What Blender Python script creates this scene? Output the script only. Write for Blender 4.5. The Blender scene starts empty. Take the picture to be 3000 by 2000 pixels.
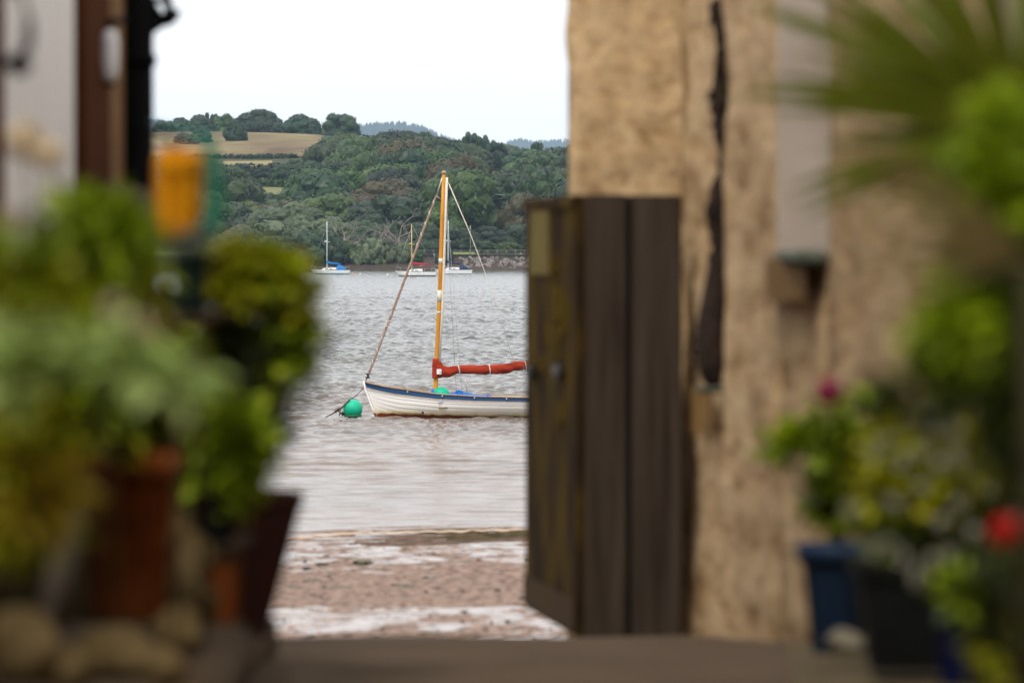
import bpy, bmesh, math, random
import numpy as np
from mathutils import Vector, Matrix, noise as mnoise

# ---------------------------------------------------------------- camera
CZ = 2.88                      # camera height above the water
F = 16667.0                    # focal length in photo pixels (200 mm on a 36 mm sensor, photo 3000 px wide)
HY = 752.0                     # horizon row in the photo
scene = bpy.context.scene
R = random.Random(7)

def P(px, py, d):
    """a pixel of the photo and a real distance -> the point in the place"""
    return Vector(((px-1500.0)*d/F, d, CZ-(py-HY)*d/F))
def PX(px, d): return (px-1500.0)*d/F
def PZ(py, d): return CZ-(py-HY)*d/F

cd = bpy.data.cameras.new('camera'); cam = bpy.data.objects.new('camera', cd)
scene.collection.objects.link(cam); scene.camera = cam
cd.sensor_width = 36.0; cd.sensor_fit = 'HORIZONTAL'; cd.lens = F*36.0/3000.0
cam.location = (0, 0, CZ); cam.rotation_euler = (math.radians(90), 0, 0)
cd.shift_y = -(1000.0-HY)/3000.0
cd.clip_start = 0.1; cd.clip_end = 40000
cd.dof.use_dof = True; cd.dof.focus_distance = 185.0
cd.dof.aperture_fstop = (cd.lens/1000.0)/0.051
cd.dof.aperture_blades = 9

# ---------------------------------------------------------------- world, sun, exposure
world = bpy.data.worlds.new('World'); scene.world = world; world.use_nodes = True
SUN_EL, SUN_AZ = math.radians(52), math.radians(200)      # azimuth clockwise from +Y
nt = world.node_tree; nt.nodes.clear()
wo = nt.nodes.new('ShaderNodeOutputWorld'); bg = nt.nodes.new('ShaderNodeBackground')
sky = nt.nodes.new('ShaderNodeTexSky'); sky.sky_type = 'NISHITA'; sky.sun_disc = False
sky.sun_elevation = SUN_EL; sky.sun_rotation = SUN_AZ
tc = nt.nodes.new('ShaderNodeTexCoord'); mp = nt.nodes.new('ShaderNodeMapping')
mp.inputs['Scale'].default_value = (1.0, 1.0, 5.0)
nz = nt.nodes.new('ShaderNodeTexNoise'); nz.inputs['Scale'].default_value = 9.0; nz.inputs['Detail'].default_value = 6
rp = nt.nodes.new('ShaderNodeValToRGB')
rp.color_ramp.elements[0].position = 0.3; rp.color_ramp.elements[0].color = (9.5, 9.35, 9.3, 1)
rp.color_ramp.elements[1].position = 0.72; rp.color_ramp.elements[1].color = (10.8, 10.6, 10.5, 1)
mx = nt.nodes.new('ShaderNodeMixRGB'); mx.inputs[0].default_value = 0.93
nt.links.new(tc.outputs['Generated'], mp.inputs[0]); nt.links.new(mp.outputs[0], nz.inputs['Vector'])
nt.links.new(nz.outputs[0], rp.inputs[0]); nt.links.new(sky.outputs[0], mx.inputs[1]); nt.links.new(rp.outputs[0], mx.inputs[2])
nt.links.new(mx.outputs[0], bg.inputs[0]); bg.inputs[1].default_value = 0.1
nt.links.new(bg.outputs[0], wo.inputs[0])

sl = bpy.data.lights.new('sun', 'SUN'); sl.energy = 2.1; sl.angle = math.radians(11); sl.color = (1, 0.95, 0.88)
so = bpy.data.objects.new('sun', sl); scene.collection.objects.link(so)
sd = Vector((math.sin(SUN_AZ)*math.cos(SUN_EL), math.cos(SUN_AZ)*math.cos(SUN_EL), math.sin(SUN_EL)))
so.rotation_euler = sd.to_track_quat('Z', 'Y').to_euler(); so.location = (0, 0, 60)

scene.view_settings.view_transform = 'Standard'; scene.view_settings.look = 'None'
scene.view_settings.exposure = 0.32; scene.view_settings.gamma = 1.0
scene.cycles.volume_bounces = 0; scene.cycles.max_bounces = 8
scene.cycles.transparent_max_bounces = 12
scene.cycles.use_denoising = True; scene.cycles.filter_width = 1.05

# ---------------------------------------------------------------- helpers
def link(o, parent=None):
    scene.collection.objects.link(o)
    if parent is not None: o.parent = parent
    return o
def tag(o, label=None, cat=None, group=None, kind=None):
    if label: o['label'] = label
    if cat: o['category'] = cat
    if group: o['group'] = group
    if kind: o['kind'] = kind
    return o
def empty(name, loc, label, cat, group=None, rz=0):
    o = bpy.data.objects.new(name, None); link(o)
    o.location = loc; o.rotation_euler = (0, 0, rz); o.empty_display_size = 0.1
    return tag(o, label, cat, group)

class MB:
    def __init__(s): s.v = []; s.f = []; s.m = []
    def add(s, vs, fs, mi=0):
        b = len(s.v); s.v += [tuple(v) for v in vs]; s.f += [tuple(i+b for i in f) for f in fs]; s.m += [mi]*len(fs)
    def box(s, c, sz, mi=0, rot=None, bev=0.0):
        x, y, z = sz[0]/2, sz[1]/2, sz[2]/2
        if bev <= 0:
            vs = [Vector((a*x, b*y, e*z)) for a in (-1, 1) for b in (-1, 1) for e in (-1, 1)]
            fs = [(0,1,3,2),(4,6,7,5),(0,4,5,1),(2,3,7,6),(0,2,6,4),(1,5,7,3)]
        else:
            bm = bmesh.new(); bmesh.ops.create_cube(bm, size=1)
            for v in bm.verts: v.co = Vector((v.co.x*sz[0], v.co.y*sz[1], v.co.z*sz[2]))
            bmesh.ops.bevel(bm, geom=list(bm.edges), offset=bev, segments=2, affect='EDGES')
            bm.verts.index_update()
            vs = [v.co.copy() for v in bm.verts]; fs = [[v.index for v in f.verts] for f in bm.faces]; bm.free()
        if rot is not None: vs = [rot @ v for v in vs]
        s.add([v+Vector(c) for v in vs], fs, mi)
    def tube(s, pts, rad, n=8, mi=0, cap=True, flat=1.0):
        pts = [Vector(p) for p in pts]; k = len(pts)
        if not hasattr(rad, '__len__'): rad = [rad]*k
        vs = []; up = None
        for i, p in enumerate(pts):
            t = (pts[min(i+1, k-1)]-pts[max(i-1, 0)]).normalized()
            if up is None: up = Vector((0, 0, 1)) if abs(t.z) < .9 else Vector((1, 0, 0))
            a = t.cross(up).normalized(); b = a.cross(t).normalized(); up = b
            for j in range(n):
                g = 2*math.pi*j/n
                vs.append(p + a*math.cos(g)*rad[i] + b*math.sin(g)*rad[i]*flat)
        fs = [(i*n+j, i*n+(j+1) % n, (i+1)*n+(j+1) % n, (i+1)*n+j) for i in range(k-1) for j in range(n)]
        if cap: fs += [tuple(range(n-1, -1, -1)), tuple((k-1)*n+j for j in range(n))]
        s.add(vs, fs, mi)
    def lathe(s, prof, n=32, mi=0, c=(0, 0, 0), square=0.0):
        vs = []
        for r, z in prof:
            for j in range(n):
                g = 2*math.pi*j/n
                q = 1.0
                if square: q = 1.0/max(abs(math.cos(g)), abs(math.sin(g)))**square
                vs.append((c[0]+r*q*math.cos(g), c[1]+r*q*math.sin(g), c[2]+z))
        k = len(prof)
        fs = [(i*n+j, i*n+(j+1) % n, (i+1)*n+(j+1) % n, (i+1)*n+j) for i in range(k-1) for j in range(n)]
        s.add(vs, fs, mi)
    def blob(s, c, r, sub=2, amp=.15, fr=1.0, seed=0, mi=0, rot=None):
        bm = bmesh.new(); bmesh.ops.create_icosphere(bm, subdivisions=sub, radius=1)
        vs = []
        for v in bm.verts:
            n_ = mnoise.noise(v.co*fr + Vector((seed*3.1, seed*1.7, seed)))
            p = v.co*(1+amp*n_*2); p = Vector((p.x*r[0], p.y*r[1], p.z*r[2]))
            if rot is not None: p = rot @ p
            vs.append(p+Vector(c))
        bm.verts.index_update()
        s.add(vs, [[v.index for v in f.verts] for f in bm.faces], mi); bm.free()
    def build(s, name, mats, parent=None, smooth=True, shift=None):
        me = bpy.data.meshes.new(name)
        vs = s.v if shift is None else [(v[0]-shift[0], v[1]-shift[1], v[2]-shift[2]) for v in s.v]
        me.from_pydata(vs, [], s.f)
        if not isinstance(mats, (list, tuple)): mats = [mats]
        for m in mats: me.materials.append(m)
        me.polygons.foreach_set('material_index', s.m)
        me.polygons.foreach_set('use_smooth', [smooth]*len(s.f))
        me.update(); me.validate()
        o = bpy.data.objects.new(name, me); link(o, parent)
        return o

def grid_obj(name, V, nu, nv, mats, mi=None, smooth=True, parent=None):
    """V: (nu*nv,3) numpy, fast build"""
    idx = np.arange(nu*nv).reshape(nu, nv)
    q = np.stack([idx[:-1, :-1], idx[:-1, 1:], idx[1:, 1:], idx[1:, :-1]], -1).reshape(-1, 4)
    me = bpy.data.meshes.new(name)
    me.vertices.add(len(V)); me.vertices.foreach_set('co', V.astype(np.float32).ravel())
    me.loops.add(q.size); me.loops.foreach_set('vertex_index', q.astype(np.int32).ravel())
    me.polygons.add(len(q)); me.polygons.foreach_set('loop_start', np.arange(0, q.size, 4, dtype=np.int32))
    me.polygons.foreach_set('loop_total', np.full(len(q), 4, dtype=np.int32))
    for m in mats: me.materials.append(m)
    if mi is not None: me.polygons.foreach_set('material_index', mi.astype(np.int32).ravel())
    me.polygons.foreach_set('use_smooth', [smooth]*len(q))
    me.update(calc_edges=True)
    o = bpy.data.objects.new(name, me); return link(o, parent)

# ---------------------------------------------------------------- materials
def newmat(name):
    m = bpy.data.materials.new(name); m.use_nodes = True; n = m.node_tree
    b = n.nodes['Principled BSDF']; return m, n, b
def ramp(n, stops):
    r = n.nodes.new('ShaderNodeValToRGB'); e = r.color_ramp.elements
    e[0].position = stops[0][0]; e[0].color = (*stops[0][1], 1)
    e[1].position = stops[-1][0]; e[1].color = (*stops[-1][1], 1)
    for p, c in stops[1:-1]:
        x = e.new(p); x.color = (*c, 1)
    return r
def mat(name, cols, scale=6.0, rough=.7, bump=.2, stretch=(1, 1, 1), detail=5, metal=0.0, coords='Object', dist=.02, spec=.22, contrast=(.3, .7), coat=0):
    """noise mottled surface; cols = list of linear colours"""
    m, n, b = newmat(name)
    t = n.nodes.new('ShaderNodeTexCoord'); mp = n.nodes.new('ShaderNodeMapping'); mp.inputs['Scale'].default_value = stretch
    z = n.nodes.new('ShaderNodeTexNoise'); z.inputs['Scale'].default_value = scale; z.inputs['Detail'].default_value = detail
    z.inputs['Roughness'].default_value = .6
    n.links.new(t.outputs[coords], mp.inputs[0]); n.links.new(mp.outputs[0], z.inputs['Vector'])
    k = len(cols); lo, hi = contrast
    if k == 1: cols = [tuple(c*.85 for c in cols[0]), tuple(min(1, c*1.12) for c in cols[0])]; k = 2
    r = ramp(n, [(lo+(hi-lo)*i/(k-1), c) for i, c in enumerate(cols)])
    n.links.new(z.outputs[0], r.inputs[0]); n.links.new(r.outputs[0], b.inputs['Base Color'])
    b.inputs['Roughness'].default_value = rough; b.inputs['Metallic'].default_value = metal
    b.inputs['Specular IOR Level'].default_value = spec
    if coat: b.inputs['Coat Weight'].default_value = coat
    if bump:
        bp = n.nodes.new('ShaderNodeBump'); bp.inputs['Strength'].default_value = bump; bp.inputs['Distance'].default_value = dist
        n.links.new(z.outputs[0], bp.inputs['Height']); n.links.new(bp.outputs[0], b.inputs['Normal'])
    return m
def leafmat(name, c1, c2, c3=None, trans=.35, rough=.5, spec=.3, objvar=0.0):
    m, n, b = newmat(name)
    g = n.nodes.new('ShaderNodeNewGeometry')
    st = [(0, c1), (1, c2)] if c3 is None else [(0, c1), (.5, c2), (1, c3)]
    r = ramp(n, st); n.links.new(g.outputs['Random Per Island'], r.inputs[0])
    col = r.outputs[0]
    if objvar:
        oi = n.nodes.new('ShaderNodeObjectInfo'); h = n.nodes.new('ShaderNodeHueSaturation')
        a = n.nodes.new('ShaderNodeMapRange'); a.inputs[3].default_value = 1-objvar; a.inputs[4].default_value = 1+objvar*1.3
        n.links.new(oi.outputs['Random'], a.inputs[0]); n.links.new(a.outputs[0], h.inputs['Value'])
        ml = n.nodes.new('ShaderNodeMath'); ml.operation = 'MULTIPLY'; ml.inputs[1].default_value = 7.31
        fr = n.nodes.new('ShaderNodeMath'); fr.operation = 'FRACT'
        a2 = n.nodes.new('ShaderNodeMapRange'); a2.inputs[3].default_value = .485; a2.inputs[4].default_value = .525
        n.links.new(oi.outputs['Random'], ml.inputs[0]); n.links.new(ml.outputs[0], fr.inputs[0])
        n.links.new(fr.outputs[0], a2.inputs[0]); n.links.new(a2.outputs[0], h.inputs['Hue'])
        n.links.new(col, h.inputs['Color']); col = h.outputs[0]
    n.links.new(col, b.inputs['Base Color']); b.inputs['Roughness'].default_value = rough
    b.inputs['Specular IOR Level'].default_value = spec
    tr = n.nodes.new('ShaderNodeBsdfTranslucent'); n.links.new(col, tr.inputs[0])
    mxs = n.nodes.new('ShaderNodeMixShader'); mxs.inputs[0].default_value = trans
    out = [x for x in n.nodes if x.type == 'OUTPUT_MATERIAL'][0]
    n.links.new(b.outputs[0], mxs.inputs[1]); n.links.new(tr.outputs[0], mxs.inputs[2]); n.links.new(mxs.outputs[0], out.inputs[0])
    return m

# ================================================================= WATER
def water_material():
    m, n, b = newmat('estuary_water')
    t = n.nodes.new('ShaderNodeTexCoord'); sx = n.nodes.new('ShaderNodeSeparateXYZ'); n.links.new(t.outputs['Object'], sx.inputs[0])
    # silt stirred up near the beach makes the water browner there
    mr = n.nodes.new('ShaderNodeMapRange'); mr.inputs[1].default_value = 60; mr.inputs[2].default_value = 190
    n.links.new(sx.outputs[1], mr.inputs[0])
    z = n.nodes.new('ShaderNodeTexNoise'); z.inputs['Scale'].default_value = .25; z.inputs['Detail'].default_value = 4
    mp = n.nodes.new('ShaderNodeMapping'); mp.inputs['Scale'].default_value = (1, .4, 1)
    n.links.new(t.outputs['Object'], mp.inputs[0]); n.links.new(mp.outputs[0], z.inputs['Vector'])
    ad = n.nodes.new('ShaderNodeMath'); ad.operation = 'MULTIPLY_ADD'; ad.inputs[1].default_value = .9; 
    n.links.new(z.outputs[0], ad.inputs[0]); sb = n.nodes.new('ShaderNodeMath'); sb.operation = 'SUBTRACT'; sb.inputs[1].default_value = .45
    n.links.new(mr.outputs[0], sb.inputs[0]); n.links.new(sb.outputs[0], ad.inputs[2])
    r = ramp(n, [(0, (.16, .108, .078)), (.3, (.115, .086, .066)), (.6, (.07, .066, .056)), (1, (.042, .048, .043))])
    n.links.new(ad.outputs[0], r.inputs[0]); n.links.new(r.outputs[0], b.inputs['Base Color'])
    b.inputs['Roughness'].default_value = .12; b.inputs['IOR'].default_value = 1.33
    # small ripples
    z2 = n.nodes.new('ShaderNodeTexNoise'); z2.inputs['Scale'].default_value = 9; z2.inputs['Detail'].default_value = 3
    n.links.new(t.outputs['Object'], z2.inputs['Vector'])
    bp = n.nodes.new('ShaderNodeBump'); bp.inputs['Strength'].default_value = .5; bp.inputs['Distance'].default_value = .015
    n.links.new(z2.outputs[0], bp.inputs['Height']); n.links.new(bp.outputs[0], b.inputs['Normal'])
    return m
WATER = water_material()
def waves(x, y, spread=52):
    rs = np.random.RandomState(3); h = np.zeros_like(x)
    for i in range(52):
        lam = .14*(1.085**i)*(.9+.2*rs.rand())
        if lam > 2.2: lam = .25+rs.rand()*.9
        th = math.radians(90+rs.normal(0, spread)); ph = rs.rand()*6.28
        k = 2*math.pi/lam; a = .0098*min(lam, 1.0)**.8/(1+max(0, lam-.9)*1.2)
        arg = k*(x*math.cos(th)+y*math.sin(th))+ph + 1.7*np.sin(x*1.1+ph*2)+.8*np.sin(y*.45+i)
        s = np.sin(arg); h += a*(s + .25*np.cos(2*arg))
    gust = .85+.14*np.sin(y*.13+np.sin(x*.5)*.8)+.12*np.sin(y*.41+x*.37+1.3)
    return h*gust
nd = 2300; ns = 330
dd = 50.0*(1240/50.0)**(np.linspace(0, 1, nd)**1.35)
ss = np.linspace(-.075, .05, ns)
D, S = np.meshgrid(dd, ss, indexing='ij'); X = S*D
calm = np.clip((D-57)/32, .26, 1)           # ripples die out over the shallows
far = 1.0
nb_ = np.clip((D-66)/40, 0, 1); nb_ = nb_*nb_*(3-2*nb_)
H = (waves(X, D)*nb_+waves(X, D, 11)*.8*(1-nb_))*calm*far
V = np.stack([X, D, H], -1).reshape(-1, 3)
wob = grid_obj('water', V, nd, ns, [WATER]); wob.location = (0, 0, 0); tag(wob, kind='structure')
for k, (x0, y0, x1, y1) in enumerate([(-4000, 40, 4000, 1260)]):
    mb = MB(); mb.add([(x0, y0, -.12), (x1, y0, -.12), (x1, y1, -.12), (x0, y1, -.12)], [(0, 1, 2, 3)])
    tag(mb.build('water', WATER), kind='structure')

# ================================================================= BEACH
def beach_z(x, y):
    # water line: closer on the left, further on the right where a weedy bank stands
    edge = 59.0 + 0.0*x
    px = x/y*F+1500
    edge = np.where(px < 1100, 57.9+(px-850)/250*1.2, 59.1+(px-1100)/450*.7)
    base = (edge-y)*.0135
    base += .012*np.sin(y*1.7+x*.35) + .008*np.sin(y*4.1-x*.5+1)
    base = np.where(y > edge-2.2, base, base)
    bank = .05*np.exp(-((y-57.9)/.55)**2)*np.clip((px-1260)/120, 0, 1)
    return base+bank
ny_, nx_ = 520, 150
yy = np.linspace(22, 66, ny_); sx_ = np.linspace(-.09, .07, nx_)
Yg, Sg = np.meshgrid(yy, sx_, indexing='ij'); Xg = Sg*np.maximum(Yg, 40)
Zg = beach_z(Xg, Yg)
rs = np.random.RandomState(5)
for lam, a in ((1.1, .006), (.45, .004), (.2, .0025)):
    for i in range(5):
        th = rs.normal(1.57, .5); k = 6.28/(lam*(.7+.6*rs.rand())); Zg += a*np.sin(k*(Xg*math.cos(th)*.5+Yg*math.sin(th))+rs.rand()*6.28+np.sin(Xg*2.1+i))
def beach_material():
    m, n, b = newmat('wet_mud')
    t = n.nodes.new('ShaderNodeTexCoord'); mp = n.nodes.new('ShaderNodeMapping'); mp.inputs['Scale'].default_value = (.8, .75, 1)
    n.links.new(t.outputs['Object'], mp.inputs[0])
    z = n.nodes.new('ShaderNodeTexNoise'); z.inputs['Scale'].default_value = 2.6; z.inputs['Detail'].default_value = 9; z.inputs['Roughness'].default_value = .72
    n.links.new(mp.outputs[0], z.inputs['Vector'])
    z2 = n.nodes.new('ShaderNodeTexNoise'); z2.inputs['Scale'].default_value = 14; z2.inputs['Detail'].default_value = 5
    n.links.new(t.outputs['Object'], z2.inputs['Vector'])
    # dry sand bar between two wet bands
    sx = n.nodes.new('ShaderNodeSeparateXYZ'); n.links.new(t.outputs['Object'], sx.inputs[0])
    band = n.nodes.new('ShaderNodeValToRGB'); mr = n.nodes.new('ShaderNodeMapRange'); mr.inputs[1].default_value = 38; mr.inputs[2].default_value = 60
    n.links.new(sx.outputs[1], mr.inputs[0])
    e = band.color_ramp.elements; e[0].position = 0; e[0].color = (.62,)*3+(1,); e[1].position = 1; e[1].color = (.5,)*3+(1,)
    for p_, v_ in ((.06, .50), (.12, .60), (.22, .58), (.27, .36), (.44, .30), (.52, .50), (.70, .585), (.86, .60), (.93, .3)):
        q = e.new(p_); q.color = (v_, v_, v_, 1)
    n.links.new(mr.outputs[0], band.inputs[0])
    wet = n.nodes.new('ShaderNodeMath'); wet.operation = 'ADD'; n.links.new(z.outputs[0], wet.inputs[0]); n.links.new(band.outputs[0], wet.inputs[1])
    wr = n.nodes.new('ShaderNodeValToRGB'); wr.color_ramp.elements[0].position = .98; wr.color_ramp.elements[1].position = 1.14
    wm = n.nodes.new('ShaderNodeMath'); wm.operation = 'SUBTRACT'; wm.inputs[1].default_value = 0.0
    n.links.new(wet.outputs[0], wm.inputs[0])
    mr2 = n.nodes.new('ShaderNodeMapRange'); mr2.inputs[1].default_value = 1.05; mr2.inputs[2].default_value = 1.10; n.links.new(wm.outputs[0], mr2.inputs[0])
    r = ramp(n, [(.33, (.08, .058, .045)), (.42, (.17, .12, .095)), (.55, (.26, .185, .15)), (.7, (.31, .225, .185))]); n.links.new(z2.outputs[0], r.inputs[0])
    n.links.new(r.outputs[0], b.inputs['Base Color'])
    rr = n.nodes.new('ShaderNodeMapRange'); rr.inputs[3].default_value = .9; rr.inputs[4].default_value = .05
    n.links.new(mr2.outputs[0], rr.inputs[0]); n.links.new(rr.outputs[0], b.inputs['Roughness'])
    sp_ = n.nodes.new('ShaderNodeMapRange'); sp_.inputs[3].default_value = .04; sp_.inputs[4].default_value = .75; n.links.new(mr2.outputs[0], sp_.inputs[0]); n.links.new(sp_.outputs[0], b.inputs['Specular IOR Level'])
    bs = n.nodes.new('ShaderNodeMapRange'); bs.inputs[3].default_value = .35; bs.inputs[4].default_value = .0; n.links.new(mr2.outputs[0], bs.inputs[0])
    bp = n.nodes.new('ShaderNodeBump'); bp.inputs['Distance'].default_value = .02
    n.links.new(bs.outputs[0], bp.inputs['Strength']); n.links.new(z2.outputs[0], bp.inputs['Height']); n.links.new(bp.outputs[0], b.inputs['Normal'])
    return m
MUD = beach_material()
WEEDBANK = mat('weedy_mud', [(.025, .022, .010), (.07, .055, .03), (.13, .09, .06)], 9, 1, .6, spec=.02)
DMUD = mat('dark_mud', [(.06, .042, .03), (.12, .082, .062), (.18, .125, .10)], 7, 1, .6, spec=.03)
V = np.stack([Xg, Yg, Zg], -1).reshape(-1, 3)
cx = (Xg[:-1, :-1]+Xg[1:, 1:])/2; cy = (Yg[:-1, :-1]+Yg[1:, 1:])/2; cpx = cx/cy*F+1500
mi = ((cy > 56.9+.2*np.sin(cx*3)) & (cpx > 1300+60*np.sin(cy*7)) & (cy < 60)).astype(int)
mi[(mi == 0) & (cy > 56.0+.35*np.sin(cx*2.2+1)) & (cpx > 1060+70*np.sin(cy*5)) & (cy < 60)] = 2
tag(grid_obj('beach', V, ny_, nx_, [MUD, WEEDBANK, DMUD], mi), kind='structure')
mb = MB()
for sgn in (-1, 1):
    x0, x1 = (-900, -5.5) if sgn < 0 else (4.2, 900)
    mb.add([(x0, 24, .42), (x1, 24, .42), (x1, 62, -.1), (x0, 62, -.1)], [(0, 1, 2, 3)])
tag(mb.build('beach', MUD), kind='structure')

STONE_DK = mat('wet_stone', [(.03, .028, .02), (.09, .075, .06)], 30, .45, .4)
WEED = mat('seaweed', [(.03, .03, .012), (.09, .085, .03)], 20, .5, .5)
# pebbles and weed scattered on the mud (positions read from the photo)
peb = [(899,1667,9),(955,1630,7),(1050,1645,8),(1143,1635,9),(1230,1628,5),(1310,1608,6),(1408,1670,7),(1457,1729,7),(1523,1700,6),(1400,1793,8),
       (1359,1796,11),(1488,1820,7),(1440,1822,5),(1189,1829,8),(1120,1841,6),(913,1865,8),(1103,1865,8),(1352,1850,9),(1420,1845,8),(1262,1880,10),(1355,1885,8),
       (1425,1862,7),(1610,1859,8),(1570,1872,8),(1262,1772,6),(1305,1735,4),(1355,1738,4),(1530,1753,8),(952,1756,6),(918,1768,4),(1090,1785,5),(880,1832,5),(1000,1888,7),
       (950,1718,5),(1075,1702,4),(1010,1726,5),(1247,1694,8),(1270,1622,4),(895,1612,5),(893,1644,5),(1490,1765,4),(1185,1690,3),(1130,1655,3),(1540,1640,5),(870,1850,6),(1165,1800,4)]
for _ in range(90): peb.append((R.uniform(800, 1640), 1885-abs(R.gauss(0, 1))*130 if R.random() < .5 else R.uniform(1600, 1880), R.uniform(2.2, 5)))
peb = [p for p in peb if p[1] > 1596]
pv = []
for k in range(4):
    mb = MB(); mb.blob((0, 0, .25), (1, .8, .62), 2, .28, 1.2, k+2); me = mb.build('pebble', STONE_DK); pv.append(me.data); bpy.data.objects.remove(me)
def beach_d(px, py):
    d = 45.0
    for _ in range(30):
        z = float(beach_z(np.array([PX(px, d)]), np.array([d]))[0]); d = .5*d+.5*(CZ-z)*F/(py-HY)
    return d
for i, (px, py, r) in enumerate(peb):
    d = beach_d(px, py); o = bpy.data.objects.new('pebble', pv[i % 4]); link(o)
    z = float(beach_z(np.array([PX(px, d)]), np.array([d]))[0]); s = 1.25*r*d/F
    o.location = (PX(px, d), d, z-.1*s); o.scale = (s*1.15, s*1.3, s*.9); o.rotation_euler = (0, 0, R.random()*6)
    tag(o, 'small dark wet stone lying on the shiny mud beach', 'stone', 'dark stones dotted over the mud beach')
wd = [(1058,1646,34,9),(915,1702,30,7),(990,1722,45,5),(1190,1718,34,7),(860,1718,26,5),(1140,1632,20,4),(1265,1692,14,4),(945,1650,18,4),(1200,1880,20,5),(1385,1886,40,4)]
wl = ['long dark clump of seaweed in the upper wet mud', 'brown seaweed streak at the left edge of the sand bar', 'thin straggling line of weed left of the sand bar', 'olive clump of weed at the middle top of the sand bar',
      'short weed streak hard by the square pot', 'small flat seaweed patch just under the water line', 'tiny weed tuft in the wet mud right of centre', 'little seaweed tuft beside two stones at the upper left', 'olive weed at the foot of the beach by the paving', 'low dark weed strip at the paving edge right of centre']
for (px, py, w, h), lb in zip(wd, wl):
    d = beach_d(px, py); z = float(beach_z(np.array([PX(px, d)]), np.array([d]))[0]); s = d/F; mb = MB()
    for k in range(9):
        mb.blob(((R.random()*2-1)*w*s*.8, (R.random()-.5)*.25, R.random()*h*s*.25), (w*s*.35, .09, h*s*.45), 2, .5, 2.5, k)
    o = mb.build('seaweed', WEED); o.location = (PX(px, d), d, z); tag(o, lb, 'seaweed', 'seaweed clumps on the beach')

# pale foam line along the water's edge
FOAM = mat('foam', [(.42, .29, .20), (.62, .49, .38)], 6, .9, .3, spec=.05)
mb = MB(); pts = []
for k in range(90):
    px = 820+k*9.2; py = (1580-(px-840)*.085) if px < 1090 else 1563-(px-1090)*.022
    py += 1.3*math.sin(k*.9); d = CZ*F/(py-HY)
    pts.append((PX(px, d), d, .005))
rib = []
for k, p in enumerate(pts):
    w_ = .20+.07*math.sin(k*.37)+.04*math.sin(k*1.1); rib += [(p[0], p[1]-w_, .012), (p[0], p[1]-w_*.2, .022), (p[0], p[1]+w_, .008)]
mb.add(rib, [(3*k+j, 3*k+j+3, 3*k+j+4, 3*k+j+1) for k in range(89) for j in (0, 1)])
tag(mb.build('foam', FOAM), 'thin sandy foam line along the water edge of the beach', 'foam', kind='stuff')

# ================================================================= FAR SHORE TERRAIN
prof = [(1150, -2), (1169, -.3), (1172, .4), (1179, 2.4), (1184, 3.1), (1196, 3.3), (1215, 3.4), (1240, 3.5), (1265, 4.2), (1300, 6.5), (1400, 13.5), (1500, 20), (1600, 26.5), (1700, 33),
        (1800, 39), (1900, 43.5), (2000, 46.3), (2060, 46.5), (2150, 44), (2450, 34), (3400, 20)]
pd_ = np.array([p[0] for p in prof], float); pz_ = np.array([p[1] for p in prof], float)
def terr(x, y):
    z = np.interp(y, pd_, pz_); px = x/y*F+1500
    m_ = np.interp(px, [-1500, 300, 930, 1100, 1300, 1450, 1700, 4500], [.9, 1.0, .985, .93, .85, .80, .77, .9])
    w = np.clip((y-1300)/300, 0, 1)
    z = z*(1-w+w*m_)
    return z + w*(1.2*np.sin(x*.05+y*.013)+.8*np.sin(y*.03))*.6
def terr1(x, y): return float(terr(np.array([x]), np.array([y]))[0])
pxs = np.concatenate([np.linspace(-2500, 350, 20), np.linspace(380, 1740, 190), np.linspace(1790, 5500, 20)])
dy = np.concatenate([np.arange(1150, 1300, 2.5), np.arange(1300, 2160, 4), np.linspace(2170, 3400, 12)])
Dg, Pg = np.meshgrid(dy, pxs, indexing='ij'); Xt = (Pg-1500)*Dg/F; Zt = terr(Xt, Dg)
Vt = np.stack([Xt, Dg, Zt], -1).reshape(-1, 3)
IY = HY-(Zt-CZ)*F/Dg
cpx = (Pg[:-1, :-1]+Pg[1:, 1:])/2; cpy = (IY[:-1, :-1]+IY[1:, 1:])/2; cd_ = (Dg[:-1, :-1]+Dg[1:, 1:])/2
F3 = (757, 848, 531, 562); F4 = (1440, 1500, 478, 512)
mi = np.zeros(cpx.shape, int)
mi[(cd_ > 1690) & (cd_ < 2100) & (cpx > 300) & (cpx < 945)] = 1
mi[(cd_ > 1640) & (cd_ < 1686) & (cpx > 655) & (cpx < 800)] = 2
mi[(cd_ > 1462) & (cd_ < 1528) & (cpx > 745) & (cpx < 860)] = 3
mi[(cd_ > 1480) & (cd_ < 1760) & (cpx > 1425) & (cpx < 1515)] = 4
mi[(cd_ > 1186) & (cd_ < 1262)] = 5
mi[(cd_ < 1183)] = 6
G_WOOD = mat('wood_floor', [(.03, .04, .015), (.07, .07, .03)], .3, .9, .2, dist=.2)
G_TAN = mat('dry_pasture', [(.10, .066, .032), (.17, .125, .058), (.22, .185, .08)], .05, .9, .1, stretch=(1, .35, 1), dist=.3, contrast=(.35, .65))
G_PALE = mat('stubble_field', [(.22, .19, .085), (.28, .24, .11)], .1, .9, .1)
G_MEAD = mat('green_meadow', [(.14, .155, .06), (.19, .195, .08)], .1, .9, .1)
G_CORN = mat('ripe_field', [(.30, .21, .10), (.36, .26, .13)], .1, .9, .1)
G_BANK = mat('bank_grass', [(.08, .12, .02), (.16, .2, .045), (.22, .24, .07)], .25, .9, .4, dist=.2)
G_EARTH = mat('earth_bank', [(.035, .026, .02), (.08, .058, .045)], .8, .9, .5, dist=.2)
tag(grid_obj('hillside', Vt, len(dy), len(pxs), [G_WOOD, G_TAN, G_PALE, G_MEAD, G_CORN, G_BANK, G_EARTH], mi), kind='structure')

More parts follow.
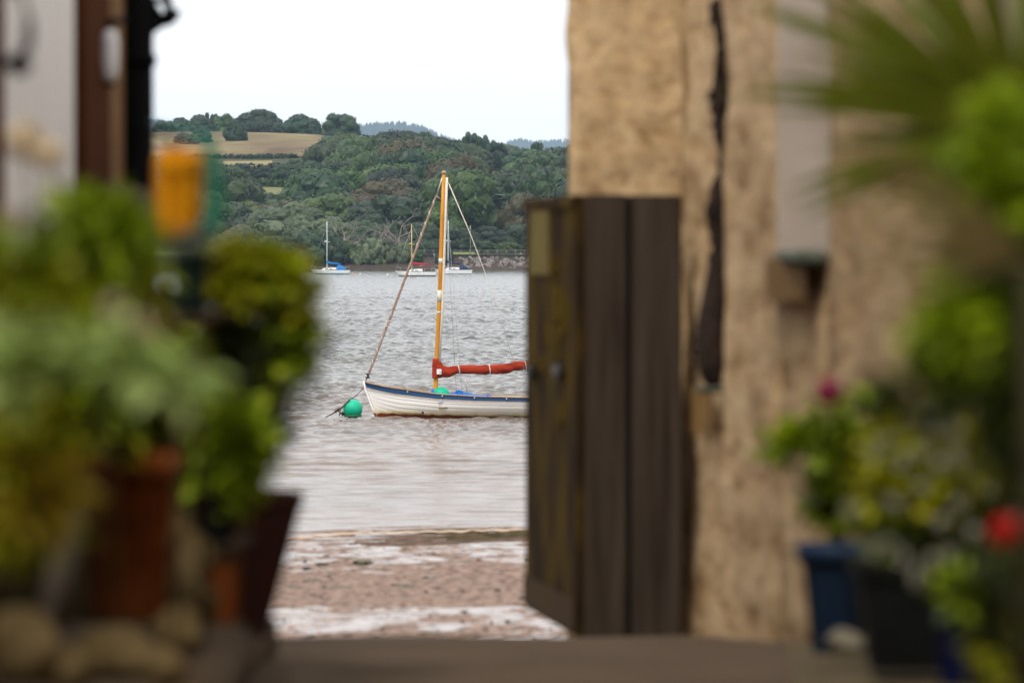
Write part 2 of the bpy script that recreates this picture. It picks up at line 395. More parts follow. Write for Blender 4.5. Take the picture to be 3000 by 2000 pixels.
# far ridges with conifer woods
FARW = mat('far_conifers', [(.03, .045, .03), (.05, .07, .045)], .02, .9, 0)
def ridge(d, pts, name, tree_h, seed):
    xs = np.array([p[0] for p in pts], float); ys = np.array([p[1] for p in pts], float)
    n_ = 260; pxa = np.linspace(xs[0], xs[-1], n_); top = np.interp(pxa, xs, ys)
    rows = [(-900, 0.0), (-600, .3), (-300, .72), (-90, .95), (0, 1.0), (200, .97), (900, .4)]
    V = []
    for off, k in rows:
        for px, py in zip(pxa, top):
            zt = (HY-py)*d/F+CZ - tree_h*.8
            V.append(((px-1500)*d/F, d+off, zt*k))
    tag(grid_obj(name, np.array(V), len(rows), n_, [FARW]), kind='structure')
    rr = random.Random(seed); mb = MB()
    for i in range(2600):
        px = rr.uniform(xs[0], xs[-1]); k = rr.random()**1.5*600; py = np.interp(px, xs, ys)
        zt = (HY-py)*d/F+CZ-tree_h*.8
        kk = np.interp(-k, [-900, -600, -300, -90, 0], [0, .3, .72, .95, 1])
        x, y, z = (px-1500)*d/F, d-k, zt*kk; h = tree_h*rr.uniform(.55, 1.15); r = h*rr.uniform(.22, .36)
        a = rr.random()*6; vs = [(x+r*math.cos(a+j*1.26), y+r*math.sin(a+j*1.26), z-1) for j in range(5)]+[(x+r*.5*math.cos(a+j*1.26+.5), y+r*.5*math.sin(a+j*1.26), z+h*.55) for j in range(5)]+[(x+rr.uniform(-.3, .3), y, z+h)]
        mb.add(vs, [(j, (j+1) % 5, 5+(j+1) % 5, 5+j) for j in range(5)]+[(5+j, 5+(j+1) % 5, 10) for j in range(5)])
    return mb.build('woodland', FARW, smooth=False)
o = ridge(9000, [(940, 400), (1010, 372), (1035, 363), (1080, 362), (1130, 355), (1180, 358), (1235, 368), (1270, 382), (1300, 400), (1340, 412), (1400, 428), (1470, 450)], 'hill', 12, 1)
tag(o, 'blue conifer wood on the far rounded hill beyond the valley', 'woodland', kind='stuff')
o = ridge(10500, [(1380, 440), (1440, 432), (1475, 420), (1500, 409), (1530, 404), (1560, 413), (1600, 410), (1650, 407), (1700, 408), (1760, 420)], 'hill', 9, 2)
tag(o, 'pale blue woods on the farthest low ridge at right', 'woodland', kind='stuff')
o = ridge(9600, [(330, 352), (400, 350), (470, 350), (510, 356), (560, 370)], 'hill', 10, 3)
tag(o, 'pale blue woods on the far ridge showing beside the black post', 'woodland', kind='stuff')

# ---------------------------------------------------------------- trees on the far shore
BARK = mat('bark', [(.05, .04, .03), (.12, .1, .08)], 4, .9, .4, stretch=(1, 1, .3))
DEADW = mat('dead_wood', [(.13, .115, .10), (.27, .24, .215)], 3, .9, .3)
TL = {
 'oak':   leafmat('oak_leaves', (.018, .040, .009), (.040, .070, .014), trans=.1, objvar=.5),
 'dark':  leafmat('dark_leaves', (.010, .026, .009), (.023, .046, .015), trans=.08, objvar=.5),
 'lime':  leafmat('fresh_leaves', (.038, .064, .015), (.068, .10, .024), trans=.15, objvar=.2),
 'grey':  leafmat('willow_leaves', (.06, .082, .038), (.10, .125, .058), trans=.15, objvar=.18),
 'shrub': leafmat('shrub_leaves', (.085, .11, .055), (.14, .165, .085), trans=.15, objvar=.12),
 'brown': leafmat('turning_leaves', (.042, .038, .014), (.07, .054, .02), trans=.12, objvar=.15),
}
_b = bmesh.new(); bmesh.ops.create_icosphere(_b, subdivisions=2, radius=1); _b.verts.index_update()
ICO = [v.co.copy() for v in _b.verts]; ICOF = [[v.index for v in f.verts] for f in _b.faces]; _b.free()
def crown_mesh(seed, shape='dome', n_cl=34, per=95, leaf=.56):
    """unit crown: radius about 1 wide, height about 1.3, base at 0; clumps of leaf faces"""
    rr = random.Random(seed); vs = []; fs = []
    cl = []
    for i in range(n_cl):
        for _ in range(50):
            x, y, z = rr.uniform(-1, 1), rr.uniform(-1, 1), rr.random()
            if shape == 'dome': ok = .55 < (x*x+y*y+(z*1.0)**2) < 1.0 and (z > .12 or x*x+y*y < .8)
            elif shape == 'tiers': z = rr.choice([.25, .5, .72, .9]); ok = x*x+y*y < (1.05-z*.45)**2
            elif shape == 'cone': ok = x*x+y*y < (1-z)**1.3+.03
            else: ok = .45 < x*x+y*y+(z*1.6-.75)**2 < .95
            if ok: break
        r = rr.uniform(.22, .42)
        if shape == 'tiers': cl.append((x, y, z*1.15, r*1.25, r*.33))
        elif shape == 'cone': cl.append((x*.8, y*.8, z*1.6, r*.8, r*.95))
        elif shape == 'open': cl.append((x, y, z*1.2, r*.72, r*.6))
        else: cl.append((x*.88, y*.88, z*1.02+.1, r*1.08, r*.82))
    for (cx_, cy_, cz_, r, rz) in cl:
        for k in range(per):
            u = rr.uniform(-1, 1); a = rr.random()*6.283; q = math.sqrt(1-u*u); rad = rr.uniform(.78, 1.05)
            nrm = Vector((q*math.cos(a), q*math.sin(a), u))
            c = Vector((cx_+nrm.x*r*rad, cy_+nrm.y*r*rad, cz_+nrm.z*rz*rad))
            nn = (nrm+Vector((rr.gauss(0, .22), rr.gauss(0, .22), rr.gauss(0, .22)+.1))).normalized()
            t1 = nn.orthogonal().normalized(); t1.rotate(Matrix.Rotation(rr.random()*6, 3, nn)); t2 = nn.cross(t1)
            s = leaf*.1*rr.uniform(.6, 1.2); b = len(vs)
            vs += [c-t1*s, c-t2*s*.6+t1*s*.15, c+t1*s, c+t2*s*.6-t1*s*.1]; fs.append((b, b+1, b+2, b+3))
        # dense leafy heart of the clump
        b = len(vs)
        for p in ICO:
            k_ = .82*(1+.34*mnoise.noise(p*2.3+Vector((cx_*9, cy_*9, cz_*9))))
            vs.append(Vector((cx_+p.x*r*k_, cy_+p.y*r*k_, cz_+p.z*rz*k_)))
        fs += [tuple(i+b for i in f) for f in ICOF]
        for k in range(0):
            nn = Vector((rr.gauss(0, 1), rr.gauss(0, 1), rr.gauss(0, 1))).normalized(); t1 = nn.orthogonal().normalized(); t2 = nn.cross(t1); b = len(vs)
            c = Vector((cx_, cy_, cz_))+Vector((rr.gauss(0, .3)*r, rr.gauss(0, .3)*r, rr.gauss(0, .3)*rz)); s1 = r*.55; s2 = rz*.55
            vs += [c-t1*s1, c-t2*s2, c+t1*s1, c+t2*s2]; fs.append((b, b+1, b+2, b+3))
    return vs, fs
def trunk_mesh(seed, h=.5):
    rr = random.Random(seed); mb = MB()
    mb.tube([(0, 0, -.6), (0, 0, 0), (.02, 0, .3), (.0, .02, .8)], [.085, .07, .055, .03], 7)
    for k in range(7):
        a = k*.9+rr.random(); z0 = rr.uniform(.1, .5); L = rr.uniform(.4, .75)
        mb.tube([(0, 0, z0), (L*.5*math.cos(a), L*.5*math.sin(a), z0+.2), (L*math.cos(a), L*math.sin(a), z0+.42)], [.035, .022, .008], 5)
    return mb
crown_lib = {}
def get_crown(kind, shape, var):
    key = (kind, shape, var)
    if key not in crown_lib:
        vs, fs = crown_mesh(hash_i(kind, shape, var), shape, n_cl={'dome': 54, 'tiers': 44, 'cone': 30, 'open': 34, 'round': 52}[shape], per=120 if shape != 'open' else 70)
        me = bpy.data.meshes.new('crown'); me.from_pydata([tuple(v) for v in vs], [], fs); me.materials.append(TL[kind]); me.update()
        crown_lib[key] = me
    return crown_lib[key]
def hash_i(a, b, c): return sum(ord(ch)*(i+3) for i, ch in enumerate(a+b))+c*977
trunk_lib = []
for k in range(3):
    o = trunk_mesh(k).build('trunk', BARK); trunk_lib.append(o.data); bpy.data.objects.remove(o)
def tree(x, y, w, h, kind, shape, var, label, group, name='tree', z=None, gap=.16):
    """w crown width, h total height, gap = clear trunk share"""
    if z is None: z = terr1(x, y)
    root = empty(name, (x, y, z), label, 'tree', group, rz=R.random()*6)
    c = bpy.data.objects.new('crown', get_crown(kind, shape, var)); link(c, root)
    c.location = (0, 0, h*gap); hh = {'dome': 1.32, 'tiers': 1.25, 'cone': 1.75, 'open': 1.35, 'round': 1.2}[shape]
    c.scale = (w*.52, w*.52, h*(1-gap)/hh)
    t = bpy.data.objects.new('trunk', trunk_lib[var % 3]); link(t, root); t.scale = (w*.42, w*.42, h*.85)
    return root
def tree_px(px, ytop, wpx, d, kind, shape, var, label, group, gap=.16, minh=0):
    x = PX(px, d); z = terr1(x, d); h = max(PZ(ytop, d)-z, minh)
    return tree(x, d, wpx*d/F, h, kind, shape, var, label, group, z=z, gap=gap)
GR = 'trees along the skyline of the hill'
for a in [
 (475, 352, 46, 2040, 'dark', 'dome', 0, 'leftmost skyline tree, low and dark beside the black post'),
 (498, 356, 40, 2050, 'oak', 'dome', 1, 'low skyline tree next to the leftmost one'),
 (528, 343, 62, 2045, 'dark', 'dome', 1, 'broad dark skyline tree left of the teal netting'),
 (560, 350, 50, 2060, 'oak', 'dome', 0, 'small skyline tree behind the top of the orange rope coil'),
 (588, 334, 72, 2030, 'dark', 'dome', 2, 'tall rounded skyline tree above the teal netting'),
 (622, 330, 44, 2060, 'oak', 'open', 0, 'thin open-topped tree poking above the skyline row'),
 (655, 332, 66, 2050, 'oak', 'dome', 3, 'rounded skyline tree left of the widest oak'),
 (690, 344, 60, 2060, 'dark', 'dome', 1, 'lower skyline tree joining on to the widest oak'),
 (757, 318, 112, 2040, 'dark', 'dome', 0, 'widest and tallest oak on the skyline, above the tan field'),
 (805, 345, 62, 2050, 'oak', 'dome', 2, 'sloping right shoulder tree of the widest skyline oak'),
 (848, 350, 60, 2045, 'dark', 'dome', 1, 'lower half of the skyline pair right of the widest oak'),
 (883, 330, 92, 2030, 'dark', 'dome', 3, 'big rounded skyline oak just left of the sky gap'),
 (945, 374, 48, 2050, 'oak', 'dome', 2, 'small tree in the dip of the skyline'),
 (998, 341, 84, 2040, 'dark', 'round', 1, 'lone round-headed oak on the skyline with sky showing under its crown'),
 (968, 385, 40, 2000, 'dark', 'dome', 1, 'low bush at the foot of the lone round oak'),
 (1030, 392, 50, 2010, 'oak', 'dome', 2, 'low tree right of the lone round oak')]:
    tree_px(a[0], a[1], a[2]*1.22, *a[3:7], a[7], GR, gap=.0 if 'lone' not in a[7] else .16)
tree_px(690, 350, 66, 1840, 'dark', 'dome', 2, 'dense dark round tree standing forward in the tan field', GR, gap=.03)
tree_px(537, 388, 50, 1820, 'brown', 'dome', 0, 'brownish bush in the tan field near the teal netting', GR, gap=.02)
tree_px(590, 372, 60, 1830, 'dark', 'dome', 3, 'dark tree in the tan field partly behind the netting', GR, gap=.02)
tree_px(565, 390, 44, 1815, 'oak', 'dome', 1, 'low round bush between two field trees', GR, gap=.02)
G2 = 'woodland trees on the right-hand hill'
for a in [
 (1100, 396, 90, 1880, 'dark', 'dome', 0, 'tree breaking the skyline left of the flat-topped wood', .1),
 (1135, 384, 80, 1860, 'dark', 'dome', 2, 'rounded left end of the flat-topped skyline clump', .1),
 (1185, 379, 110, 1850, 'dark', 'dome', 3, 'broad flat-topped tree in front of the blue hill', .1),
 (1250, 393, 62, 1840, 'oak', 'round', 1, 'smaller skyline tree right of the flat-topped one', .1),
 (1300, 405, 80, 1800, 'dark', 'dome', 1, 'low skyline tree just above the mast head', .05),
 (1345, 404, 60, 1790, 'dark', 'open', 2, 'spiky thin-leaved tree left of the tallest open one', .05),
 (1385, 384, 84, 1780, 'dark', 'open', 0, 'tallest open-branched tree on the right skyline', .05),
 (1425, 398, 66, 1780, 'dark', 'open', 1, 'ragged open tree right of the tallest open one', .05),
 (1460, 412, 60, 1790, 'dark', 'open', 2, 'last ragged open tree before the low woods', .05),
 (1515, 440, 80, 1800, 'oak', 'dome', 3, 'low wood edge tree under the pale ridge', .05),
 (1572, 420, 44, 1780, 'dark', 'round', 0, 'small lone tree with a bare stem above the wood edge', .25),
 (1620, 432, 80, 1780, 'dark', 'dome', 1, 'skyline tree beside the stone pier', .05),
 (1690, 424, 90, 1770, 'oak', 'dome', 2, 'skyline tree at the edge of the stone pier', .05),
 (1560, 448, 80, 1760, 'oak', 'dome', 0, 'tree in the low wood below the lone small tree', .05),
 (1655, 438, 70, 1750, 'dark', 'dome', 3, 'dark tree in the low wood left of the pier', .05)]:
    tree_px(*a[:7], a[7], G2, gap=a[8])
G3 = 'big shore trees behind the moorings'
for a in [
 (860, 590, 230, 1262, 'grey', 'dome', 4, 'big pale grey-green tree behind the white yacht with the blue cover', .03),
 (955, 640, 150, 1245, 'grey', 'dome', 1, 'right lobe of pale trees above the blue-covered yacht', .03),
 (745, 580, 130, 1330, 'lime', 'dome', 5, 'bright green rounded tree left of the pale grey-green one', .03),
 (700, 655, 110, 1250, 'grey', 'dome', 2, 'pale tree half hidden by the olive bush', .03),
 (640, 610, 120, 1300, 'dark', 'dome', 2, 'dark tree just right of the netting', .03),
 (918, 508, 150, 1400, 'dark', 'dome', 4, 'large dark spreading oak in the middle of the wood', .04),
 (1140, 518, 215, 1330, 'brown', 'dome', 3, 'large brownish turning tree left of the mast', .03),
 (1080, 560, 150, 1300, 'brown', 'dome', 5, 'left half of the brownish turning tree', .03),
 (1185, 600, 170, 1285, 'dark', 'dome', 5, 'dark tree under the brownish one', .03),
 (1050, 640, 140, 1255, 'dark', 'dome', 3, 'dark tree behind the dead branches', .03),
 (1400, 555, 170, 1290, 'dark', 'tiers', 0, 'cedar with flat layered branches right of the mast', .12),
 (1340, 575, 120, 1300, 'dark', 'tiers', 1, 'smaller layered cedar behind the mast', .12),
 (1470, 590, 140, 1300, 'dark', 'dome', 3, 'dark round tree right of the cedar', .03),
 (1540, 570, 150, 1310, 'dark', 'dome', 4, 'dark tree by the edge of the wooden gate', .03),
 (1640, 560, 160, 1320, 'oak', 'dome', 5, 'oak mostly hidden by the wooden gate', .03),
 (1290, 600, 130, 1275, 'oak', 'dome', 1, 'green tree directly behind the lower mast', .03),
 (1240, 650, 110, 1245, 'dark', 'dome', 2, 'low dark tree left of the lower mast', .03),
 (1440, 660, 130, 1262, 'dark', 'dome', 1, 'dark bushy tree behind the railway fence', .03),
 (1520, 655, 120, 1262, 'dark', 'dome', 0, 'dark tree behind the fence by the gate', .03),
 (1345, 665, 110, 1262, 'dark', 'dome', 2, 'dark shaded tree above the green bank', .03),
 (1500, 545, 130, 1380, 'dark', 'dome', 2, 'round dark tree in the second row by the gate', .03),
 (1060, 685, 90, 1222, 'dark', 'dome', 3, 'low dark tree above the earth bank', .03),
 (980, 690, 80, 1222, 'oak', 'dome', 2, 'low green tree right of the blue-covered yacht', .03),
 (1150, 690, 90, 1224, 'dark', 'dome', 1, 'low dark tree behind the pale cones of shrub', .03),
 (1240, 700, 90, 1226, 'dark', 'dome', 3, 'low dark tree left of the green bank', .03),
 (800, 690, 130, 1222, 'dark', 'dome', 2, 'dark low tree at the water left of the yacht', .03),
 (890, 700, 100, 1215, 'oak', 'dome', 4, 'low green tree at the water behind the yacht', .03)]:
    tree_px(a[0], a[1], a[2]*1.2, *a[3:7], a[7], G3, gap=a[8])
# filler wood
boxes = [(440, 890, 300, 458, 1960), (440, 925, 300, 428, 1990), (640, 830, 380, 476, 1640), (755, 848, 531, 563, 1465), (1443, 1494, 477, 506, 1700)]
placed = []; nfill = 0
rows = np.concatenate([np.arange(1285, 2000, 30.0)])
CW = {'oak': 'mid green', 'dark': 'dark green', 'lime': 'bright green', 'grey': 'greyish', 'brown': 'brownish'}
lab = {'oak': 'mid green leafy tree in the wood on the hill', 'dark': 'dark green tree in the wood on the hill', 'lime': 'bright green tree in the wood on the hill', 'grey': 'greyish green tree in the wood on the hill', 'brown': 'brown tinged tree in the wood on the hill'}
for ri, d0 in enumerate(rows):
    px = 400+R.random()*60
    while px < 1730:
        d = d0+R.uniform(-9, 9); x = PX(px, d); z = terr1(x, d)
        h = R.uniform(11, 17); w = R.uniform(13, 21); wpx = w*F/d
        if d0 > 1640 and px < 935: px += 12; continue
        for tr in range(4):
            top = HY-(z+h-CZ)*F/d; base = HY-(z-CZ)*F/d; bad = False
            for (a0, a1, b0, b1, dm) in boxes:
                if px+wpx*.42 > a0 and px-wpx*.42 < a1 and top < b1 and base > b0 and d < dm+120: bad = True
            if not bad: break
            h *= .66; w *= .75; wpx *= .75
        # keep the skyline below the named trees
        sky_y = np.interp(px, [400, 930, 1010, 1060, 1150, 1260, 1340, 1460, 1520, 1700], [395, 420, 405, 410, 395, 405, 415, 425, 448, 440])
        if top < sky_y: h -= (sky_y-top)*d/F
        if not bad and h > 3.5:
            kind = R.choices(['oak', 'dark', 'lime', 'grey', 'brown'], [5, 6, 1.3, .8, .35])[0]
            spot = ['by the black post', 'behind the orange rope coil', 'above the teal net', 'left of the green meadow', 'above the green meadow', 'right of the green meadow', 'above the blue-covered yacht', 'left of the turning tree', 'above the turning tree', 'left of the dinghy mast head', 'behind the dinghy mast head', 'above the cedar', 'below the little ripe field', 'right of the ripe field', 'beside the stone pier', 'behind the gate top'][min(15, max(0, int((px-430)/79)))]
            band = ['low down the hill', 'part way up the hill', 'midway up the hill', 'high up the hill', 'near the skyline'][min(4, int((d-1285)/130))]
            size = 'small' if w < 12 else ('broad' if w > 17.5 else 'middling')
            tree(x, d, w, h, kind, R.choice(['dome', 'dome', 'round']), R.randrange(3 if kind not in ('oak', 'dark') else 6), f'{size} {CW[kind]} tree {band}, {spot}', 'woodland trees covering the far hillside', gap=.03); nfill += 1
        px += wpx*R.uniform(.72, 1.05)
dups = {}
for o_ in bpy.data.objects:
    if o_.get('group') == 'woodland trees covering the far hillside': dups.setdefault(o_['label'], []).append(o_)
for lb_, os_ in dups.items():
    if len(os_) > 1:
        os_.sort(key=lambda q: q.location.x/q.location.y)
        nm_ = ['left one', 'right one'] if len(os_) == 2 else ['left one']+['middle one']*(len(os_)-2)+['right one']
        for q, w_ in zip(os_, nm_): q['label'] = lb_.replace(' tree', f' tree, {w_},', 1)
print('filler trees', nfill)
# hedges between the fields
def hedge(pts, h, label, kind='dark'):
    rr = random.Random(len(label)); vs = []; fs = []
    for (px, d) in pts:
        x, z = PX(px, d), terr1(PX(px, d), d)
        for k in range(45):
            c = Vector((x+rr.gauss(0, .8), d+rr.gauss(0, .7), z+rr.random()*h*(.7+.5*math.sin(px*.2))))
            nn = Vector((rr.gauss(0, 1), rr.gauss(0, 1)-.5, rr.gauss(0, 1)+.5)).normalized(); t1 = nn.orthogonal().normalized(); t2 = nn.cross(t1); s = rr.uniform(.3, .6); b = len(vs)
            vs += [c-t1*s, c-t2*s*.6, c+t1*s, c+t2*s*.6]; fs.append((b, b+1, b+2, b+3))
    mb = MB(); mb.add(vs, fs); return tag(mb.build('hedge', TL[kind], smooth=False), label, 'hedge')
hedge([(560+i*6, 1697-i*.1) for i in range(52)], 1.1, 'long dark hedge under the tan field')
hedge([(640+i*7, 1636+i*.1) for i in range(28)], 1.8, 'dark hedge below the small pale field')
hedge([(745+i*6, 1531) for i in range(20)], 1.8, 'thin hedge above the small green meadow', 'oak')

for i, (px, yt, w, k, lb) in enumerate([(660, 690, 120, 'dark', 'overhanging dark tree at the water behind the olive bush top'), (740, 672, 130, 'dark', 'overhanging dark tree just left of the blue-covered yacht bow'), (830, 690, 120, 'oak', 'low green tree overhanging the water left of the yacht'),
     (905, 668, 120, 'dark', 'dark waterside tree straight behind the blue-covered yacht'), (975, 676, 100, 'dark', 'dark waterside tree behind the stern of the blue-covered yacht'), (1015, 706, 62, 'oak', 'last low waterside tree before the earth bank'), (1300, 705, 50, 'dark', 'dark bush right behind the white mast foot')]):
    tree_px(px, yt, w, 1177, k, 'dome', i % 3, lb, 'trees overhanging the far water', gap=-.05)
# dead trees
def dead_tree(px, py, d, h, seed, label):
    d -= 18
    rr = random.Random(seed); x = PX(px, d); root = empty('dead_tree', (x, d, PZ(py, d)-.6), label, 'tree', 'bare dead trees on the shore'); h *= .82; mb = MB(); tr = MB()
    tr.tube([(0, 0, 0), (.1, 0, h*.25), (-.1, 0, h*.5)], [.42, .34, .26], 7)
    def br(p, dr, L, r, dep):
        q = [p]
        for k in range(3):
            dr = (dr+Vector((rr.gauss(0, .28), rr.gauss(0, .2), rr.gauss(0, .16)))).normalized(); q.append(q[-1]+dr*L/3)
        mb.tube(q, [r, r*.8, r*.6, r*.35], 5)
        if dep > 0:
            for k in range(2 if dep > 1 else 3):
                br(q[rr.choice([1, 2, 3])], (dr+Vector((rr.gauss(0, .75), rr.gauss(0, .3), rr.gauss(0, .45)))).normalized(), L*.68, r*.6, dep-1)
    for a in (-1.25, -.75, -.2, .45, .95, 1.4):
        br(Vector((0, 0, h*rr.uniform(.22, .5))), Vector((math.sin(a), rr.gauss(0, .25), math.cos(a)*.8)).normalized(), h*rr.uniform(.4, .62), .2, 3)
    tr.build('trunk', DEADW, root); mb.build('branches', DEADW, root)
dead_tree(1170, 740, 1206, 9, 4, 'bare grey dead tree with forked limbs left of the mast')
dead_tree(1118, 735, 1208, 7, 9, 'lower bare dead tree left of the forked one')
dead_tree(1010, 735, 1207, 8, 12, 'bare grey dead tree right of the blue-covered yacht mast')
dead_tree(1640, 735, 1207, 6, 15, 'dead tree behind the wooden gate post')
for i, (px, yt, w, lb) in enumerate([(1045, 712, 56, 'pale cone-shaped shrub farthest left on the earth bank'), (1092, 706, 60, 'tallest pale cone-shaped shrub on the earth bank'), (1140, 708, 52, 'rounded pale shrub in the middle of the bank row'),
                        (1183, 716, 44, 'narrow pale shrub left of the moored red-covered yacht mast'), (1220, 728, 46, 'darker low shrub at the end of the bank row'), (1010, 728, 40, 'small low shrub right of the blue sprayhood')]):
    tree_px(px, yt, w*1.15, 1176+i*.3, 'shrub' if i < 4 else 'oak', 'cone' if i % 2 == 0 else 'round', i % 3, lb, 'pale shrubs on the earth bank', gap=-.04).name = 'shrub'
for px, yt, w, k, lb in [(1415, 708, 60, 'dark', 'dark rounded bush behind the railway fence'), (1455, 716, 44, 'dark', 'small dark conical bush on the bank'), (1500, 712, 60, 'lime', 'bright green bush by the fence near the gate'), (1475, 712, 34, 'lime', 'yellow green sapling by the fence'),
                         (1250, 738, 50, 'lime', 'low bright green bush left of the bank'), (1560, 712, 60, 'dark', 'bush behind the gate edge'), (1290, 742, 46, 'oak', 'low green bush behind the white mast')]:
    tree_px(px, yt, w, 1232, k, 'round', 1, lb, 'bushes along the railway bank', gap=0).name = 'bush'

# railway sea wall, fence, rock armour
WALLST = mat('sea_wall_stone', [(.05, .043, .04), (.11, .095, .09)], 1.2, .9, .5, dist=.1)
mb = MB(); xa, xb = PX(1215, 1181), PX(2100, 1181)
mb.box(((xa+xb)/2, 1181, 1.9), (xb-xa, 1.6, 2.7)); mb.box(((xa+xb)/2, 1180.9, 3.31), (xb-xa, 1.9, .14))
tag(mb.build('sea_wall', WALLST, smooth=False), 'low grey stone railway sea wall behind the rocks', 'wall')
EARTH2 = mat('red_earth', [(.07, .042, .032), (.17, .11, .085)], 1, .9, .6, dist=.2)
mb = MB()
for k in range(26):
    px = 985+k*9.6; mb.blob((PX(px, 1180), 1180+R.uniform(-.6, .6), 1.0), (1.1, 1.5, R.uniform(1.0, 1.5)), 2, .35, 1.6, k)
tag(mb.build('earth_bank', EARTH2), 'crumbling reddish earth bank at the water edge', 'bank')
RAILM = mat('fence_paint', [(.2, .2, .2), (.3, .3, .3)], 5, .7, 0)
fr = empty('fence', (xa, 1184, 3.2), 'thin grey post and rail fence on the railway bank', 'fence')
pm = MB(); pm.box((0, 0, .55), (.09, .09, 1.1)); po = pm.build('post', RAILM, fr)
for k in range(1, 34):
    c = po.copy(); link(c, fr); c.location = (k*1.9, 0, 0)
rm = MB(); rm.box((31, .07, 1.0), (63, .05, .08)); rm.box((31, .07, .55), (63, .05, .06)); rm.build('rail', RAILM, fr)
ROCKM = mat('armour_rock', [(.07, .062, .06), (.17, .15, .14), (.30, .27, .25)], 1.4, .9, .7, dist=.15)
rv = []
for k in range(5):
    mb = MB(); mb.blob((0, 0, 0), (1, .85, .75), 2, .32, 1.4, 20+k)
    o = mb.build('boulder', ROCKM, smooth=False); rv.append(o.data); bpy.data.objects.remove(o)
for i in range(150):
    px = R.uniform(1345, 1640) if i > 22 else R.uniform(1228, 1345); t_ = R.random()**.8; d = 1172.5+t_*6.5; z = .15+t_*2.4
    if px < 1345: d = 1172.5+t_*2; z = .2+.7*t_
    s = R.uniform(.35, .95) if px > 1345 else R.uniform(.25, .5)
    o = bpy.data.objects.new('boulder', R.choice(rv)); link(o); o.location = (PX(px, d), d, z); o.scale = (s, s, s*R.uniform(.6, .9)); o.rotation_euler = (R.random()*6, R.random()*6, R.random()*6)
    tag(o, 'pale angular boulder piled against the far sea wall', 'boulder', 'rock armour boulders along the sea wall')

# ================================================================= SAILING DINGHY
BD = 101.7                                      # distance of its centre line
SC = BD/F
WHITE = None
def hull_white():
    m, n, b = newmat('hull_paint')
    t = n.nodes.new('ShaderNodeTexCoord'); sx = n.nodes.new('ShaderNodeSeparateXYZ'); n.links.new(t.outputs['Object'], sx.inputs[0])
    z = n.nodes.new('ShaderNodeTexNoise'); z.inputs['Scale'].default_value = 7; z.inputs['Detail'].default_value = 6
    mp = n.nodes.new('ShaderNodeMapping'); mp.inputs['Scale'].default_value = (1, 1, .5); n.links.new(t.outputs['Object'], mp.inputs[0]); n.links.new(mp.outputs[0], z.inputs[0])
    ad = n.nodes.new('ShaderNodeMath'); ad.operation = 'MULTIPLY_ADD'; ad.inputs[1].default_value = .075; n.links.new(z.outputs[0], ad.inputs[0])
    # the bow rides lower in weed: stain climbs there
    bx = n.nodes.new('ShaderNodeMapRange'); bx.inputs[1].default_value = 0; bx.inputs[2].default_value = 2.2; bx.inputs[3].default_value = -.055; bx.inputs[4].default_value = .0
    n.links.new(sx.outputs[0], bx.inputs[0]); a2 = n.nodes.new('ShaderNodeMath'); a2.operation = 'ADD'; n.links.new(sx.outputs[2], a2.inputs[0]); n.links.new(bx.outputs[0], a2.inputs[1]); n.links.new(a2.outputs[0], ad.inputs[2])
    mr = n.nodes.new('ShaderNodeMapRange'); mr.inputs[1].default_value = 0; mr.inputs[2].default_value = .5; n.links.new(ad.outputs[0], mr.inputs[0])
    r = ramp(n, [(0, (.16, .02, .012)), (.112, (.20, .03, .018)), (.128, (.03, .02, .01)), (.15, (.20, .11, .03)), (.185, (.62, .50, .27)), (.28, (.84, .80, .68)), (.42, (.90, .89, .86)), (1, (.91, .90, .89))])
    n.links.new(mr.outputs[0], r.inputs[0]); n.links.new(r.outputs[0], b.inputs['Base Color']); b.inputs['Roughness'].default_value = .5; b.inputs['Specular IOR Level'].default_value = .25
    return m
HW = hull_white()
BLUE = mat('blue_strake', [(.014, .06, .15), (.022, .08, .195)], 5, .55, .05, stretch=(.3, 1, 1))
TAN = mat('varnished_rail', [(.30, .19, .12), (.48, .34, .24)], 14, .5, .1)
TARP = mat('blue_tarpaulin', [(.01, .11, .42), (.02, .19, .58)], 5, .5, .3)
SPAR = mat('varnished_spar', [(.38, .14, .012), (.62, .28, .03), (.50, .20, .02)], 3, .35, .05, stretch=(6, 6, .5))
CREAM = mat('cream_rope', [(.55, .5, .42), (.78, .73, .64)], 30, .7, .2)
ROPE = mat('brown_rope', [(.20, .12, .09), (.42, .30, .25)], 30, .8, .3)
SAILC = mat('red_sail_cover', [(.16, .012, .003), (.30, .026, .006), (.36, .036, .008)], 6, .75, .5, stretch=(.6, 1, 2.0), dist=.03)
BLK = mat('black_fitting', [(.01, .01, .01), (.03, .03, .03)], 10, .5, 0)
STEEL = mat('steel_wire', [(.35, .35, .36), (.5, .5, .5)], 10, .35, 0, metal=.6)
MINT = mat('mint_float', [(.0, .36, .20), (.004, .46, .27)], 4, .45, .05)
BUOYM, _n, _b = newmat('scuffed_float')
_t = _n.nodes.new('ShaderNodeTexCoord'); _s = _n.nodes.new('ShaderNodeSeparateXYZ'); _n.links.new(_t.outputs['Object'], _s.inputs[0])
_z = _n.nodes.new('ShaderNodeTexNoise'); _z.inputs['Scale'].default_value = 16; _z.inputs['Detail'].default_value = 6; _n.links.new(_t.outputs['Object'], _z.inputs['Vector'])
_a = _n.nodes.new('ShaderNodeMath'); _a.operation = 'MULTIPLY_ADD'; _a.inputs[1].default_value = .16; _n.links.new(_z.outputs[0], _a.inputs[0]); _n.links.new(_s.outputs[2], _a.inputs[2])
_m = _n.nodes.new('ShaderNodeMapRange'); _m.inputs[1].default_value = -.1; _m.inputs[2].default_value = .25; _n.links.new(_a.outputs[0], _m.inputs[0])
